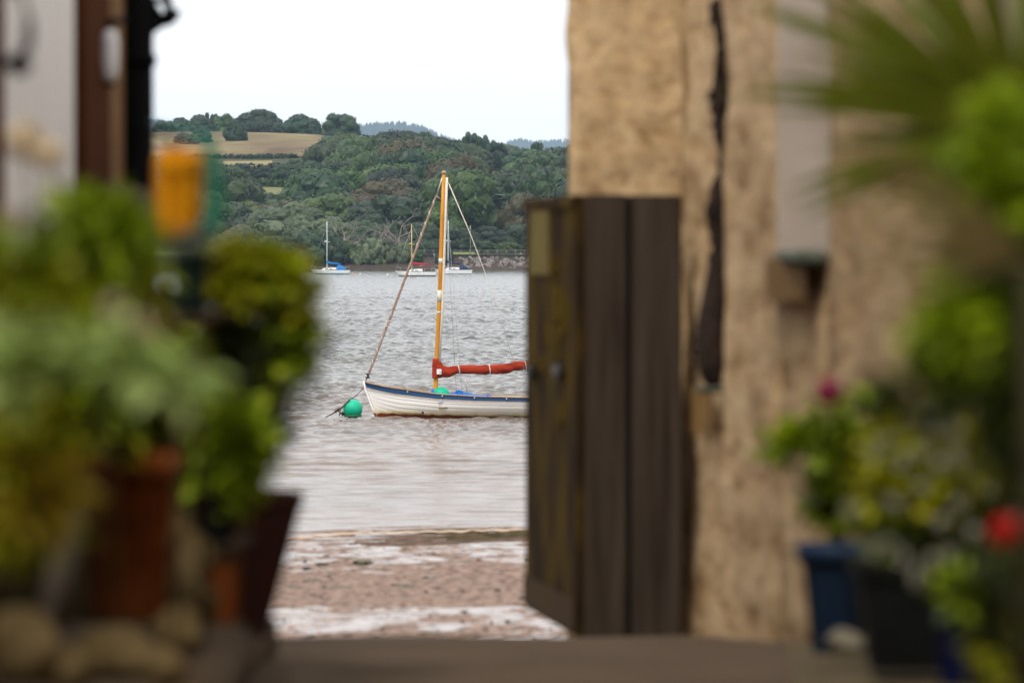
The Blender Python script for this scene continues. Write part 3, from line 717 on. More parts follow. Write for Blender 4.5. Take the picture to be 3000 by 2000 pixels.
_r = ramp(_n, [(0, (.01, .05, .015)), (.14, (.01, .12, .05)), (.2, (.003, .30, .16)), (.6, (.003, .40, .23)), (1, (.02, .47, .30))]); _n.links.new(_m.outputs[0], _r.inputs[0]); _n.links.new(_r.outputs[0], _b.inputs['Base Color']); _b.inputs['Roughness'].default_value = .5; _b.inputs['Specular IOR Level'].default_value = .25
INNER = mat('boat_inside', [(.45, .43, .38), (.6, .58, .52)], 6, .6, .1)
bx0 = PX(1068, BD-.1)
boat = empty('sailing_dinghy', (bx0, BD, 0), 'white clinker sailing boat with a blue top strake and furled red sail', 'boat', rz=math.radians(1.5))
L = 4.75
ub = [0, .04, .1, .2, .35, .5, .7, .9, 1.0]; bb = [.012, .13, .28, .48, .70, .81, .84, .72, .60]
us = [0, .08, .27, .42, .61, .8, 1.0]; szz = [.635, .555, .435, .395, .375, .40, .47]
def hull_pt(u, v, side, off=0.0):
    b = float(np.interp(u, ub, bb)); s = float(np.interp(u, us, szz)); kd = -.22*min(1, u/.12)**.5 if u < .12 else -.22+.06*max(0, u-.8)/.2
    kd = max(kd, -.22)
    full = .55+.25*min(1, u/.4)
    y = b*(1-v**(1.6+1.6*full))+off*(1 if v < .98 else 0)
    z = s+(kd-s)*(v**(1.0+.25*full))
    x = L*u + .27*max(0, (s-z)/.75)*max(0, 1-u*4)**1.0
    return Vector((x, -side*y, z))
NS = 8
vb = [0, .175]+[.175+(.825)*(k/8)**.95 for k in range(1, 9)]
U = [0, .01, .025, .045, .07]+[.1+.9*i/44 for i in range(45)]
hullmb = MB(); sheer = MB(); inner = MB()
for side in (1, -1):
    for k in range(len(vb)-1):
        v0, v1 = vb[k], vb[k+1]; tgt = sheer if k == 0 else hullmb
        rowsv = [(v0, .0), ((v0+v1)/2, .005), (v1, .010), (v1+.002, .0)]
        V_ = [hull_pt(u, min(1, vv), side, of*min(1, u*14)) for vv, of in rowsv for u in U]
        n_ = len(U); fs = [(r_*n_+i, r_*n_+i+1, (r_+1)*n_+i+1, (r_+1)*n_+i) for r_ in range(3) for i in range(n_-1)]
        if side < 0: fs = [f[::-1] for f in fs]
        tgt.add(V_, fs)
    V_ = [hull_pt(u, vv, side, -.03)+Vector((.02, 0, 0)) for vv in (0, .2, .4, .6, .8) for u in U]
    inner.add(V_, [(r_*n_+i, r_*n_+i+1, (r_+1)*n_+i+1, (r_+1)*n_+i) for r_ in range(4) for i in range(n_-1)])
tv = [hull_pt(1, v, 1) for v in vb]+[hull_pt(1, v, -1) for v in reversed(vb)]
hullmb.add(tv, [tuple(range(len(tv)))])
inner.box((L*.55, 0, -.02), (L*.75, .9, .03))
ho = hullmb.build('hull', HW, boat, smooth=False); sheer.build('top_strake', BLUE, boat, smooth=False); inner.build('inside_planking', INNER, boat)
for nm, v, r, of in (('gunwale', 0.0, .013, .012), ('rub_rail', .178, .008, .026)):
    mb = MB()
    for side in (1, -1):
        mb.tube([hull_pt(u, v, side, of)+Vector((0, 0, .008 if v == 0 else 0)) for u in U], r, 6)
    mb.build(nm, TAN, boat)
mb = MB(); mb.tube([Vector((-.012, 0, .66)), Vector((.0, 0, .55)), Vector((.09, 0, .3)), Vector((.2, 0, .02)), Vector((.32, 0, -.2))], [.022, .02, .02, .02, .02], 6); mb.build('stem', HW, boat)
mb = MB(); mb.tube([(1.03, -.71, .115), (1.03, -.60, .115)], .022, 10); mb.build('drain_hole', BLK, boat)
mb = MB()
for u_ in (.16, .29, .41, .53, .65): 
    p = hull_pt(u_, .06, 1, .03); mb = MB(); mb.box(p, (.02, .02, .03), bev=.004); mb.build('rail_fitting', CREAM, boat)
for u_ in (.3, .52, .8):
    mb = MB(); b_ = float(np.interp(u_, ub, bb))*.94; mb.box((L*u_, 0, .2), (.22, 2*b_, .03), bev=.006); mb.build('thwart', TAN, boat)
# pixel -> boat local
def BL(px, py, y=0.0):
    dq = BD+y; return Vector((PX(px, dq)-bx0, y, PZ(py, dq)))
mb = MB(); mp_ = [BL(1273, 1172), BL(1275, 1150), BL(1287, 900), BL(1296, 640), BL(1300, 512)]
mb.tube(mp_, [.044, .043, .041, .037, .030], 12); mast = mb.build('mast', SPAR, boat)
for (ya, yb_) in ((757, 772), (850, 884), (912, 918)):
    mb = MB(); xa_, xb_ = np.interp([ya, yb_], [640, 900, 1150], [1296, 1287, 1275]); mb.tube([BL(xa_, ya), BL(xb_, yb_)], .0425, 12); mb.build('tape_band', CREAM, mast)
mb = MB(); mb.blob(BL(1300, 506), (.048, .048, .04), 2, .05); mb.build('mast_cap', TAN, mast)
mb = MB(); mb.tube([BL(1272, 1160), BL(1273, 1140)], [.07, .055], 12); mb.build('mast_foot', TARP, mast)
mb = MB(); mb.tube([BL(1309, 520, -.05), BL(1305, 640, -.05), BL(1296, 900, -.05), BL(1287, 1060, -.05)], .022, 8); mb.build('halyard', CREAM, boat)
mb = MB(); mb.tube([BL(1307, 520), BL(1380, 690), BL(1452, 880), BL(1505, 1060)], [.011, .009, .006, .005], 6); mb.build('topping_lift', CREAM, boat)
mb = MB(); mb.tube([BL(1298, 512), BL(1288, 545), BL(1278, 576)], .014, 6); mb.tube([BL(1278, 575), BL(1291, 583)], .009, 5); mb.build('forestay', STEEL, boat)
mb = MB(); q0, q1 = BL(1279, 572), BL(1081, 1092); N = 60
mb.tube([q0.lerp(q1, t/N)+Vector((0, 0, -.01*math.sin(t/N*3.14))) for t in range(N+1)], [.013+.010*min(1, t/10.)+.003*math.sin(t*1.9) for t in range(N+1)], 8)
fj = mb.build('furled_jib', ROPE, boat)
mb = MB()
for a0, a1, tw in ((.0, .36, 6), (.62, .96, 5), (.7, .74, 3)):
    pts = []
    for k in range(80):
        t_ = a0+(a1-a0)*k/79; c = q0.lerp(q1, t_); g = k/79*tw*6.28; r_ = .028 if a0 != .7 else .045
        pts.append(c+Vector((math.cos(g)*r_*.9, math.sin(g)*r_, math.cos(g)*r_*.35)))
    mb.tube(pts, .006, 5)
mb.build('lashing', CREAM, fj)
mb = MB(); mb.lathe([(.0, -.04), (.03, -.04), (.045, -.035), (.045, -.02), (.018, -.012), (.018, .02), (.04, .028), (.04, .04), (0, .045)], 14, c=BL(1078, 1101)); mb.build('furling_drum', BLK, boat)
mb = MB(); mb.tube([BL(1077, 1104), BL(1071, 1115), BL(1068, 1127)], .014, 6); mb.tube([BL(1068, 1118), BL(1085, 1118), BL(1096, 1121)], .007, 5); mb.tube([BL(1066, 1128), BL(1062, 1140)], .016, 6); mb.build('bow_fitting', ROPE, boat)
# furled sail along the boom
mb = MB(); nseg = 140; top = [(1288, 1062), (1297, 1069), (1310, 1074), (1340, 1071), (1400, 1069), (1470, 1067), (1495, 1064), (1508, 1058), (1525, 1058), (1600, 1060), (1720, 1062), (1760, 1064)]
bot = [(1288, 1106), (1300, 1104), (1318, 1104), (1340, 1095), (1352, 1094), (1400, 1097), (1430, 1097), (1470, 1095), (1495, 1092), (1508, 1086), (1525, 1085), (1600, 1084), (1720, 1082), (1760, 1078)]
tt = np.linspace(1280, 1760, nseg); ty = np.interp(tt, *zip(*top)); by = np.interp(tt, *zip(*bot)); vs = []; nn_ = 20
ties = [1342, 1432, 1537, 1630, 1710]
for i in range(nseg):
    pin = 1-.16*sum(math.exp(-((tt[i]-q)/5)**2) for q in ties); c = BL(tt[i], (ty[i]+by[i])/2); hr = (by[i]-ty[i])/2*SC*pin; wr = hr*.75
    for j in range(nn_):
        g = 6.283*j/nn_; k_ = 1+.16*mnoise.noise(Vector((tt[i]*.035, math.cos(g)*1.7, math.sin(g)*1.7)))+.13*mnoise.noise(Vector((tt[i]*.07, math.cos(g)*4+tt[i]*.03, math.sin(g)*4)))
        vs.append(c+Vector((0, math.cos(g)*wr*k_, math.sin(g)*hr*k_)))
fs = [(i*nn_+j, i*nn_+(j+1) % nn_, (i+1)*nn_+(j+1) % nn_, (i+1)*nn_+j) for i in range(nseg-1) for j in range(nn_)]+[tuple(range(nn_))]+[tuple((nseg-1)*nn_+j for j in range(nn_-1, -1, -1))]
mb.add(vs, fs); sc_ = mb.build('furled_sail', SAILC, boat)
mb = MB(); vs = []
cz_ = [(1050, 1268, 1290), (1056, 1267, 1291), (1070, 1266, 1298), (1082, 1266, 1302), (1095, 1266, 1300), (1104, 1266, 1290), (1108, 1266, 1282)]
for (py, xl, xr) in cz_:
    c = (BL(xl, py)+BL(xr, py))/2; hw = (xr-xl)/2*SC
    for j in range(24):
        g = 6.283*j/24; k_ = 1+.06*mnoise.noise(Vector((py*.06, math.cos(g)*2, math.sin(g)*2))); vs.append(c+Vector((math.cos(g)*hw*k_, math.sin(g)*.085*k_, 0)))
mb.add(vs, [(i*24+j, (i+1)*24+j, (i+1)*24+(j+1) % 24, i*24+(j+1) % 24) for i in range(len(cz_)-1) for j in range(24)]+[tuple(range(24)), tuple(6*24+j for j in range(23, -1, -1))]); mb.build('mast_collar', SAILC, sc_)
mb = MB()
for q in ties:
    c = BL(q, (np.interp(q, *zip(*top))+np.interp(q, *zip(*bot)))/2); hr = (np.interp(q, *zip(*bot))-np.interp(q, *zip(*top)))/2*SC
    mb.tube([c+Vector((.03*math.sin(g*.5-.8), math.cos(g)*hr*.80, math.sin(g)*hr*1.0)) for g in [6.283*k/18 for k in range(19)]], .0085, 5)
mb.build('sail_tie', CREAM, sc_)
LBLW = mat('white_label', [(.75, .68, .7), (.85, .82, .84)], 5, .6, 0)
mb = MB(); c = BL(1286, 1088.5, -.0905); vs_ = []
for i in range(5):
    xx = -.042+.084*i/4
    for z_ in (-.046, .048): vs_.append((c.x+xx, c.y-.004-.012*(1-(xx/.07)**2), c.z+z_))
mb.add(vs_, [(2*i, 2*i+2, 2*i+3, 2*i+1) for i in range(4)]); lb_ = mb.build('label_patch', LBLW, sc_)
PINKM = mat('faded_print', [(.55, .35, .45), (.6, .42, .5)], 5, .6, 0)
mb = MB()
for k in range(3): mb.box((c.x+.012+k*.011, c.y-.0195, c.z-.006), (.005, .002, .045-.008*k))
mb.build('faded_print', PINKM, lb_)
# blue tarpaulin over the stores, float, stays
mb = MB(); vs = []; prof_ = [(1282, 1163, .30), (1300, 1158, .34), (1325, 1150, .30), (1336, 1147, .16), (1340, 1142, .08), (1350, 1142, .08), (1356, 1148, .2), (1385, 1153, .35), (1420, 1158, .45), (1470, 1164, .5), (1560, 1170, .55)]
for (px, py, hw) in prof_:
    zt = BL(px, py).z; x_ = BL(px, py).x
    for j in range(13):
        q = -1+2*j/12; vs.append((x_, q*.62, .30+(zt-.30)*max(0, 1-(abs(q)*.62/max(hw, .05))**1.5 if abs(q)*.62 < hw else 0)+.008*math.sin(j*2+px*.2)))
mb.add(vs, [(i*13+j, i*13+j+1, (i+1)*13+j+1, (i+1)*13+j) for i in range(len(prof_)-1) for j in range(12)]); mb.build('tarpaulin', TARP, boat)
mb = MB(); mb.blob(BL(1431, 1159, -.1), (.05, .03, .03), 2, .2); mb.build('stern_bundle', TARP, boat)
mb = MB(); mb.tube([BL(1362, 1098, -.2), BL(1367, 1152, -.25)], .006, 5); mb.tube([BL(1302, 530, 0), BL(1352, 1155, -.68)], .0025, 4); mb.tube([BL(1302, 530, 0), BL(1340, 1150, .68)], .0025, 4); mb.build('shroud', STEEL, boat)
o = MB(); o.blob((0, 0, 0), (.15, .13, .12), 3, .04); f2 = o.build('fender', MINT)
f2.location = P(1293, 1153, BD); tag(f2, 'mint green float lying in the bow of the moored boat behind its mast', 'float')

# mooring buoy and rope
d = 100.3
o = MB(); o.blob((0, 0, 0), (.172, .172, .172), 4, .015, 1.5); 
by_ = empty('mooring_buoy', P(1034, 1198, d), 'round bright green mooring buoy floating off the bow of the boat', 'buoy')
o.build('float', BUOYM, by_); o = MB(); c_ = Vector((-.16, 0, -.07)); o.tube([c_, c_+Vector((-.045, 0, -.025))], [.04, .028], 10); o.build('eye_lug', BLK, by_)
o = MB(); ring = [(.1725*math.cos(g), .1725*math.sin(g), -.11) for g in [6.283*k/40 for k in range(41)]]
WEEDL = mat('green_slime', [(.01, .08, .03), (.03, .16, .07)], 8, .6, .2)
o.tube([(p[0]*.8, p[1]*.8, p[2]-.01) for p in ring], .022, 6); o.build('weed_ring', WEEDL, by_)
rp_ = MB()
def rope_to(pts, r): rp_.tube(pts, r, 6)
pA, pB, pC, pD = P(1062, 1140, BD), P(1023, 1172, d-.1), P(990, 1203, d-.1), P(954, 1222, d-.1)
rope_to([pA, pA.lerp(pB, .5)+Vector((0, 0, -.02)), pB], [.006, .007, .010]); rope_to([pB, pB.lerp(pC, .5)+Vector((0, 0, -.01)), pC], [.014, .018, .016]); rope_to([pC, pD], [.013, .010])
rope_to([pC, P(1000, 1212, d-.1), P(1010, 1213, d)], [.012, .012, .012]); rope_to([P(981, 1207, d-.1), P(994, 1196, d-.1)], [.02, .022]); rope_to([P(998, 1200, d-.1), P(994, 1217, d-.1)], [.008, .014])
tag(rp_.build('mooring_rope', mat('weedy_rope', [(.03, .025, .02), (.10, .08, .055)], 20, .8, .3)), 'weedy mooring rope running from the bow past the green buoy', 'rope')

# ================================================================= YACHTS at anchor
GRP = mat('white_gelcoat', [(.66, .70, .70), (.80, .82, .82)], 3, .3, 0)
WINM = mat('dark_window', [(.02, .025, .03), (.04, .05, .06)], 3, .15, 0)
NAVY = mat('navy_canvas', [(.01, .02, .06), (.02, .04, .10)], 6, .8, .2)
REDC = mat('crimson_canvas', [(.30, .02, .03), (.42, .04, .06)], 6, .8, .2)
YEL = mat('yellow_spar', [(.55, .42, .10), (.68, .55, .2)], 3, .5, 0)
WSP = mat('white_spar', [(.72, .74, .76), (.82, .84, .85)], 3, .4, 0)
BLC = mat('bright_blue_canvas', [(.01, .12, .38), (.02, .2, .52)], 6, .8, .2)
TEAL = mat('teal_rigging', [(.10, .2, .23), (.14, .26, .3)], 6, .7, 0)
def yacht(px0, px1, wy, mast_px, mast_y, spar, cover, label, boom_px, hood=None, lean=0.0, boot=None):
    d = CZ*F/(wy-HY); k = d/F; Ly = (px1-px0)*k; x0 = PX(px0, d)
    root = empty('yacht', (x0, d, 0), label, 'yacht', 'white yachts moored off the far shore', rz=math.radians(R.uniform(-3, 3)))
    fb = .78; B = Ly*.155
    mb = MB(); vs = []; us_ = [0, .04, .1, .2, .35, .5, .65, .8, .93, 1]
    for u in us_:
        b = B*np.interp(u, [0, .1, .3, .6, 1], [.02, .34, .78, 1, .68]); s = fb*np.interp(u, [0, .5, 1], [1.12, .88, .92])
        for j, (q, zz) in enumerate([(1, s), (1, s*.75), (.96, .25), (.8, 0), (.4, -.3), (0, -.42), (-.4, -.3), (-.8, 0), (-.96, .25), (-1, s*.75), (-1, s)]):
            rake = .11*Ly*(1-zz/s)*max(0, 1-u*3) - .03*Ly*(1-zz/s)*max(0, (u-.8)/.2)
            vs.append((u*Ly+rake, -q*b, zz))
    n_ = 11; fs = [(i*n_+j, (i+1)*n_+j, (i+1)*n_+j+1, i*n_+j+1) for i in range(len(us_)-1) for j in range(n_-1)]
    fs += [tuple((len(us_)-1)*n_+j for j in range(n_))]; fs += [(i*n_, i*n_+n_-1, (i+1)*n_+n_-1, (i+1)*n_) for i in range(len(us_)-1)]
    mb.add(vs, fs); hu = mb.build('hull', GRP, root, smooth=False)
    mb = MB(); mb.tube([(u*Ly+.11*Ly*.8*max(0, 1-u*3), -B*np.interp(u, [0, .1, .3, .6, 1], [.02, .34, .78, 1, .68])*.93-.02, .17) for u in us_], .05, 5); mb.build('boot_stripe', boot or TEAL, hu)
    mb = MB(); prof = [(.26, .0), (.34, .34), (.58, .46), (.66, .42), (.67, .0)]; vs = []
    for (u, h) in prof:
        for q in (-.62, -.5, .5, .62): vs.append((u*Ly, q*B, fb*.88+(h if abs(q) < .6 else h*.3)))
    fs = [(i*4+j, (i+1)*4+j, (i+1)*4+j+1, i*4+j+1) for i in range(4) for j in range(3)]; mb.add(vs, fs); cab = mb.build('cabin', GRP, root, smooth=False)
    for u in (.42, .52):
        mb = MB(); mb.box((u*Ly, -.585*B, fb*.88+.24), (.42, .04, .12), bev=.01); mb.build('window', WINM, cab)
    mx_ = (mast_px-px0)*k; mt = PZ(mast_y, d)
    mb = MB(); mb.tube([(mx_, 0, fb*.8), (mx_+lean*.5, 0, mt*.6), (mx_+lean, 0, mt)], [.085, .075, .055], 8); m_ = mb.build('mast', spar, root)
    mb = MB(); mb.tube([(mx_-.5, 0, mt*.62), (mx_+.5, 0, mt*.62)], .03, 5); mb.box((mx_-.18, 0, mt*.63), (.3, .14, .22)); mb.build('spreader', spar, m_)
    bl = (boom_px-mast_px)*k; bz = fb+1.0
    mb = MB(); mb.tube([(mx_-.1, 0, bz+.45), (mx_+.08, 0, bz+.2), (mx_+bl*.3, 0, bz+.05), (mx_+bl*.7, 0, bz-.02), (mx_+bl, 0, bz-.06)], [.10, .22, .19, .14, .07], 10); mb.build('sail_cover', cover, root)
    mb = MB(); mb.tube([(.1, 0, fb*1.2), (mx_+lean, 0, mt*.93)], .022, 4); mb.tube([(Ly-.1, 0, fb), (mx_+lean, 0, mt)], .012, 4)
    for q in (-1, 1): mb.tube([(mx_+.2, q*B*.85, fb*.9), (mx_, q*.5, mt*.62), (mx_+lean, 0, mt*.97)], .014, 4)
    mb.build('rigging', TEAL if spar is WSP else STEEL, root)
    mb = MB()
    for q in (-1, 1):
        mb.tube([(-.1, 0, fb*1.15+.5), (.25, q*B*.3, fb*1.1+.52), (.75, q*B*.5, fb*1.08+.5), (.8, q*B*.5, fb)], .025, 5)
        mb.tube([(Ly-.05, 0, fb+.45), (Ly-.1, q*B*.6, fb+.45), (Ly-.7, q*B*.8, fb+.45), (Ly-.7, q*B*.8, fb*.8)], .022, 5)
        for u in (.3, .5, .72): mb.tube([(u*Ly, q*B*.93*np.interp(u, [.3, .6], [.78, 1]), fb*.85), (u*Ly, q*B*.93*np.interp(u, [.3, .6], [.78, 1]), fb+.45)], .012, 4)
        mb.tube([(.8, q*B*.5, fb+.48), (.5*Ly, q*B*.9, fb+.42), (Ly-.7, q*B*.8, fb+.45)], .007, 4)
    mb.build('guard_rail', STEEL, root)
    if hood:
        mb = MB(); vs = []
        for (u, h) in ((.655, .4), (.68, .85), (.74, .95), (.86, .55), (.9, .28)):
            for j in range(7):
                g = math.pi*j/6; vs.append((u*Ly, math.cos(g)*B*.75, fb*.85+math.sin(g)*h))
        mb.add(vs, [(i*7+j, (i+1)*7+j, (i+1)*7+j+1, i*7+j+1) for i in range(4) for j in range(6)]); mb.build('spray_hood', hood, root)
    return root
yacht(909, 1026, 804.5, 958, 650, WSP, BLC, 'white yacht with bright blue sail cover and hood, farthest left of the three', 1000, hood=BLC)
yacht(1157, 1279, 811, 1206, 657, YEL, REDC, 'white yacht with a yellow mast and crimson sail cover', 1262, lean=.0, boot=BLK)
yacht(1272, 1384, 803.5, 1313, 647, WSP, NAVY, 'white yacht with navy covers just right of the near mast', 1352, hood=NAVY, boot=GRP)
# small marker buoys and posts out on the moorings
def small_buoy(px, wy, r, m_, label):
    d = CZ*F/(wy-HY); mb = MB(); mb.lathe([(0, -r*.5), (r*.8, -r*.3), (r, 0), (r*.85, r*.5), (r*.3, r*.9), (r*.12, r*1.3), (0, r*1.35)], 14); o = mb.build('marker_buoy', m_); o.location = (PX(px, d), d, .05)
    tag(o, label, 'buoy', 'small mooring markers on the water')
ORB = mat('orange_buoy', [(.6, .2, .12), (.7, .3, .2)], 4, .6, 0)
small_buoy(899, 803, .22, ORB, 'tiny reddish mooring marker left of the blue-covered yacht')
small_buoy(1033, 803, .2, ORB, 'tiny pinkish mooring marker right of the blue-covered yacht')
small_buoy(1055, 805, .2, CREAM, 'tiny pale mooring marker between two yachts'); small_buoy(1135, 808, .22, CREAM, 'tiny white marker just left of the yellow-masted yacht')
for px, y0, y1, d, lb in ((1378, 660, 742, 1200, 'thin grey signal pole on the railway bank'), (1272, 742, 790, 1172, 'short pale post at the foot of the sea wall'), (714, 716, 760, 1150, 'thin pale withy post in the water above the olive bush')):
    mb = MB(); zt, zb = PZ(y0, d), PZ(y1, d)-.3; mb.tube([(0, 0, 0), (0, 0, (zt-zb)*.97), (0, 0, zt-zb)], [.09, .07, .09], 7); mb.box((0, 0, (zt-zb)*.9), (.3, .12, .3), bev=.02)
    o = mb.build('marker_post', STEEL); o.location = (PX(px, d), d, zb); tag(o, lb, 'post')

# ================================================================= ALLEY: ground, walls, gate
def gz(d):                                                   # height of the alley floor
    rel = -.955 if d < 13.3 else (-.955-(d-13.3)*.0595 if d < 23.4 else -1.556)
    return CZ+rel
PAVE = mat('worn_concrete', [(.045, .031, .019), (.08, .056, .037), (.11, .078, .052)], 1.6, .95, .3, dist=.02, spec=.06)
vs = []; ds = [-8, -2, 4, 9, 12, 13.3, 14, 15, 16, 17, 18, 19, 20, 21, 22, 22.6, 22.93, 22.96]
mb = MB(); nxg = 25
for d in ds:
    for i in range(nxg):
        x = -4+8*i/(nxg-1); z = gz(d)-(0 if d < 22.95 else .02); vs.append((x, d+(.06*math.sin(i*1.3) if d > 22.5 else 0), z+.006*math.sin(i*2.1+d)))
for i in range(nxg): vs.append((-4+8*i/(nxg-1), 23.0, .2))
rows_ = len(ds)+1
mb.add(vs, [(r_*nxg+i, r_*nxg+i+1, (r_+1)*nxg+i+1, (r_+1)*nxg+i) for r_ in range(rows_-1) for i in range(nxg-1)])
tag(mb.build('pavement', PAVE, smooth=False), kind='structure')
DIRT = mat('brown_dirt', [(.05, .036, .014), (.10, .072, .035)], 9, .95, .6)
def ground_sheet(name, pts, m_, lift):
    mb = MB(); vs = [(x, d, gz(d)+lift) for x, d in pts]; h_ = len(vs)//2
    mb.add(vs, [(i, i+1, 2*h_-2-i, 2*h_-1-i) for i in range(h_-1)]); return tag(mb.build(name, m_), kind='structure')
ground_sheet('soil', [(.95, 20.5), (.85, 18), (.72, 15), (.64, 13.3), (.5, 9), (3.8, 9), (3.8, 13.3), (3.8, 15), (3.8, 18), (3.8, 20.5)], DIRT, .012)

def stone_mat(name, cols, scale, vor=6.0, st=(1, 1, 1)):
    m, n, b = newmat(name)
    t = n.nodes.new('ShaderNodeTexCoord'); z = n.nodes.new('ShaderNodeTexNoise'); z.inputs['Scale'].default_value = scale; z.inputs['Detail'].default_value = 7; z.inputs['Roughness'].default_value = .65
    v = n.nodes.new('ShaderNodeTexVoronoi'); v.inputs['Scale'].default_value = vor; v.feature = 'F1'
    mp = n.nodes.new('ShaderNodeMapping'); mp.inputs['Scale'].default_value = st; n.links.new(t.outputs['Object'], mp.inputs[0])
    n.links.new(mp.outputs[0], z.inputs['Vector']); n.links.new(mp.outputs[0], v.inputs['Vector']); b.inputs['Specular IOR Level'].default_value = .08
    r = ramp(n, [(.28+.44*i/(len(cols)-1), c) for i, c in enumerate(cols)]); n.links.new(z.outputs[0], r.inputs[0])
    rv_ = ramp(n, [(0, (.72, .66, .6)), (.5, (1, 1, 1)), (1, (1.15, 1.1, 1))]); n.links.new(v.outputs['Color'], rv_.inputs[0])
    mx_ = n.nodes.new('ShaderNodeMixRGB'); mx_.blend_type = 'MULTIPLY'; mx_.inputs[0].default_value = .6; n.links.new(r.outputs[0], mx_.inputs[1]); n.links.new(rv_.outputs[0], mx_.inputs[2])
    n.links.new(mx_.outputs[0], b.inputs['Base Color']); b.inputs['Roughness'].default_value = .9
    bp = n.nodes.new('ShaderNodeBump'); bp.inputs['Strength'].default_value = .8; bp.inputs['Distance'].default_value = .03
    n.links.new(z.outputs[0], bp.inputs['Height']); n.links.new(bp.outputs[0], b.inputs['Normal'])
    return m
PIERM = stone_mat('honey_stone', [(.17, .09, .035), (.40, .27, .145), (.50, .36, .205), (.42, .285, .155)], 11, 18)
SIDEM = stone_mat('rubble_stone', [(.10, .05, .014), (.36, .235, .12), (.48, .345, .20), (.35, .235, .125)], 9, 13, st=(1, .12, .8))
PLAST = mat('pinkish_render', [(.27, .20, .13), (.39, .30, .20)], 2.5, .95, .3, spec=.05)
WTOP = CZ+1.45
def rough_slab(a, b, z0, z1, thick, n_u, n_v, amp, seed, mb, nrm):
    """a stone face from a to b (xy), facing nrm, lumpy; back and ends closed"""
    a = Vector(a); b = Vector(b); nrm = Vector(nrm).normalized(); vs = []
    for i in range(n_u+1):
        for j in range(n_v+1):
            p = a.lerp(b, i/n_u); z = z0+(z1-z0)*j/n_v; q = Vector((p.x, p.y, z))
            f_ = amp*(mnoise.noise(q*3.1+Vector((seed, 0, 0)))+.5*mnoise.noise(q*8+Vector((0, seed, 0))))
            e = amp*.8*mnoise.noise(Vector((seed*2, i*7.1, z*3.5))) if i in (0, n_u) else 0
            dr = (b-a).normalized(); vs.append(q+Vector((nrm.x, nrm.y, 0))*f_+Vector((dr.x, dr.y, 0))*e)
    fs = [(i*(n_v+1)+j, (i+1)*(n_v+1)+j, (i+1)*(n_v+1)+j+1, i*(n_v+1)+j+1) for i in range(n_u) for j in range(n_v)]
    k = len(vs); bk = Vector((nrm.x, nrm.y, 0))*-thick
    for i in (0, n_u):
        for j in range(n_v+1): vs.append(vs[i*(n_v+1)+j]+bk)
    fs += [(j, j+1, k+j+1, k+j) for j in range(n_v)]+[(n_u*(n_v+1)+j, k+n_v+1+j, k+n_v+2+j, n_u*(n_v+1)+j+1) for j in range(n_v)]
    fs += [(k, k+n_v, k+2*n_v+1, k+n_v+1), ]
    fs += [(n_v, n_u*(n_v+1)+n_v, k+2*n_v+1, k+n_v)]
    mb.add(vs, fs)
pierx0, pierx1 = PX(1673, 24), PX(2003, 24)
mb = MB(); rough_slab((pierx0, 24.0), (pierx1+.16, 24.0), .1, WTOP, 1.2, 14, 90, .035, 3, mb, (0, -1))
tag(mb.build('stone_pier', PIERM), 'tall honey coloured stone pier standing behind the wooden gate', 'pier')
# oblique house wall on the right
def WX(d): return .72+(24-d)*.048
wn = Vector((-1, -.048)).normalized()
W0, W1 = (pierx1+.02, 23.9), (WX(-6), -6)
house = empty('stone_house', (WX(18), 18, gz(18)), 'rough stone house wall running along the right side of the alley', 'house')
mb = MB(); rough_slab((WX(23.97), 23.97), (WX(19.72), 19.72), .6, WTOP, .5, 26, 60, .03, 5, mb, wn)
rough_slab((WX(18.08), 18.08), (WX(14), 14), .6, WTOP, .5, 20, 40, .02, 7, mb, wn)
zs = PZ(742, 18.9)
rough_slab((WX(19.72), 19.72), (WX(18.08), 18.08), .6, zs, .5, 12, 40, .03, 6, mb, wn)
wl_ = mb.build('wall', SIDEM, house, shift=house.location)
mb = MB(); mb.box((WX(4)+.25, 4, CZ+.15), (.5, 20.1, 4.3), rot=Matrix.Rotation(0, 3, 'Z')); 
mb.v = [(v[0]+(4-v[1])*.048, v[1], v[2]) for v in mb.v]; mb.build('rendered_wall', PLAST, house, smooth=False, shift=house.location)
SILLM = mat('mossy_sill', [(.03, .035, .025), (.13, .145, .10)], 7, .8, .4)
REVL = mat('painted_reveal', [(.34, .28, .23), (.45, .38, .32)], 3, .9, .1, spec=.05)
GLASS = mat('grey_shutter', [(.22, .185, .15), (.31, .26, .215)], 3, .9, .1, stretch=(1, 3, .5), spec=.05)
wf = MB(); dpt = .16
for dq in (19.72, 18.08):
    pass
wf.box((WX(18.9)+dpt, 18.9, (zs+WTOP)/2), (.03, 1.75, WTOP-zs)); win = wf.build('window', GLASS, house, shift=house.location, smooth=False)
for dq in (19.70, 18.10):
    mb = MB(); mb.box((WX(dq)+dpt/2, dq, (zs+WTOP)/2), (dpt*1.1, .05, WTOP-zs)); mb.build('reveal', REVL, win, smooth=False, shift=house.location)
mb = MB()
for k in range(3): mb.box((WX(18.9)+dpt-.03, 18.3+k*.6, (zs+WTOP)/2), (.035, .05, WTOP-zs))
mb.box((WX(18.9)+dpt-.03, 18.9, PZ(500, 18.9)), (.04, 1.6, .06)); mb.build('glazing_bar', REVL, win, smooth=False, shift=house.location)
mb = MB(); mb.box((WX(18.9)+.05, 18.9, zs-.015), (.22, 1.62, .05), bev=.01); mb.build('sill', SILLM, win, shift=house.location)
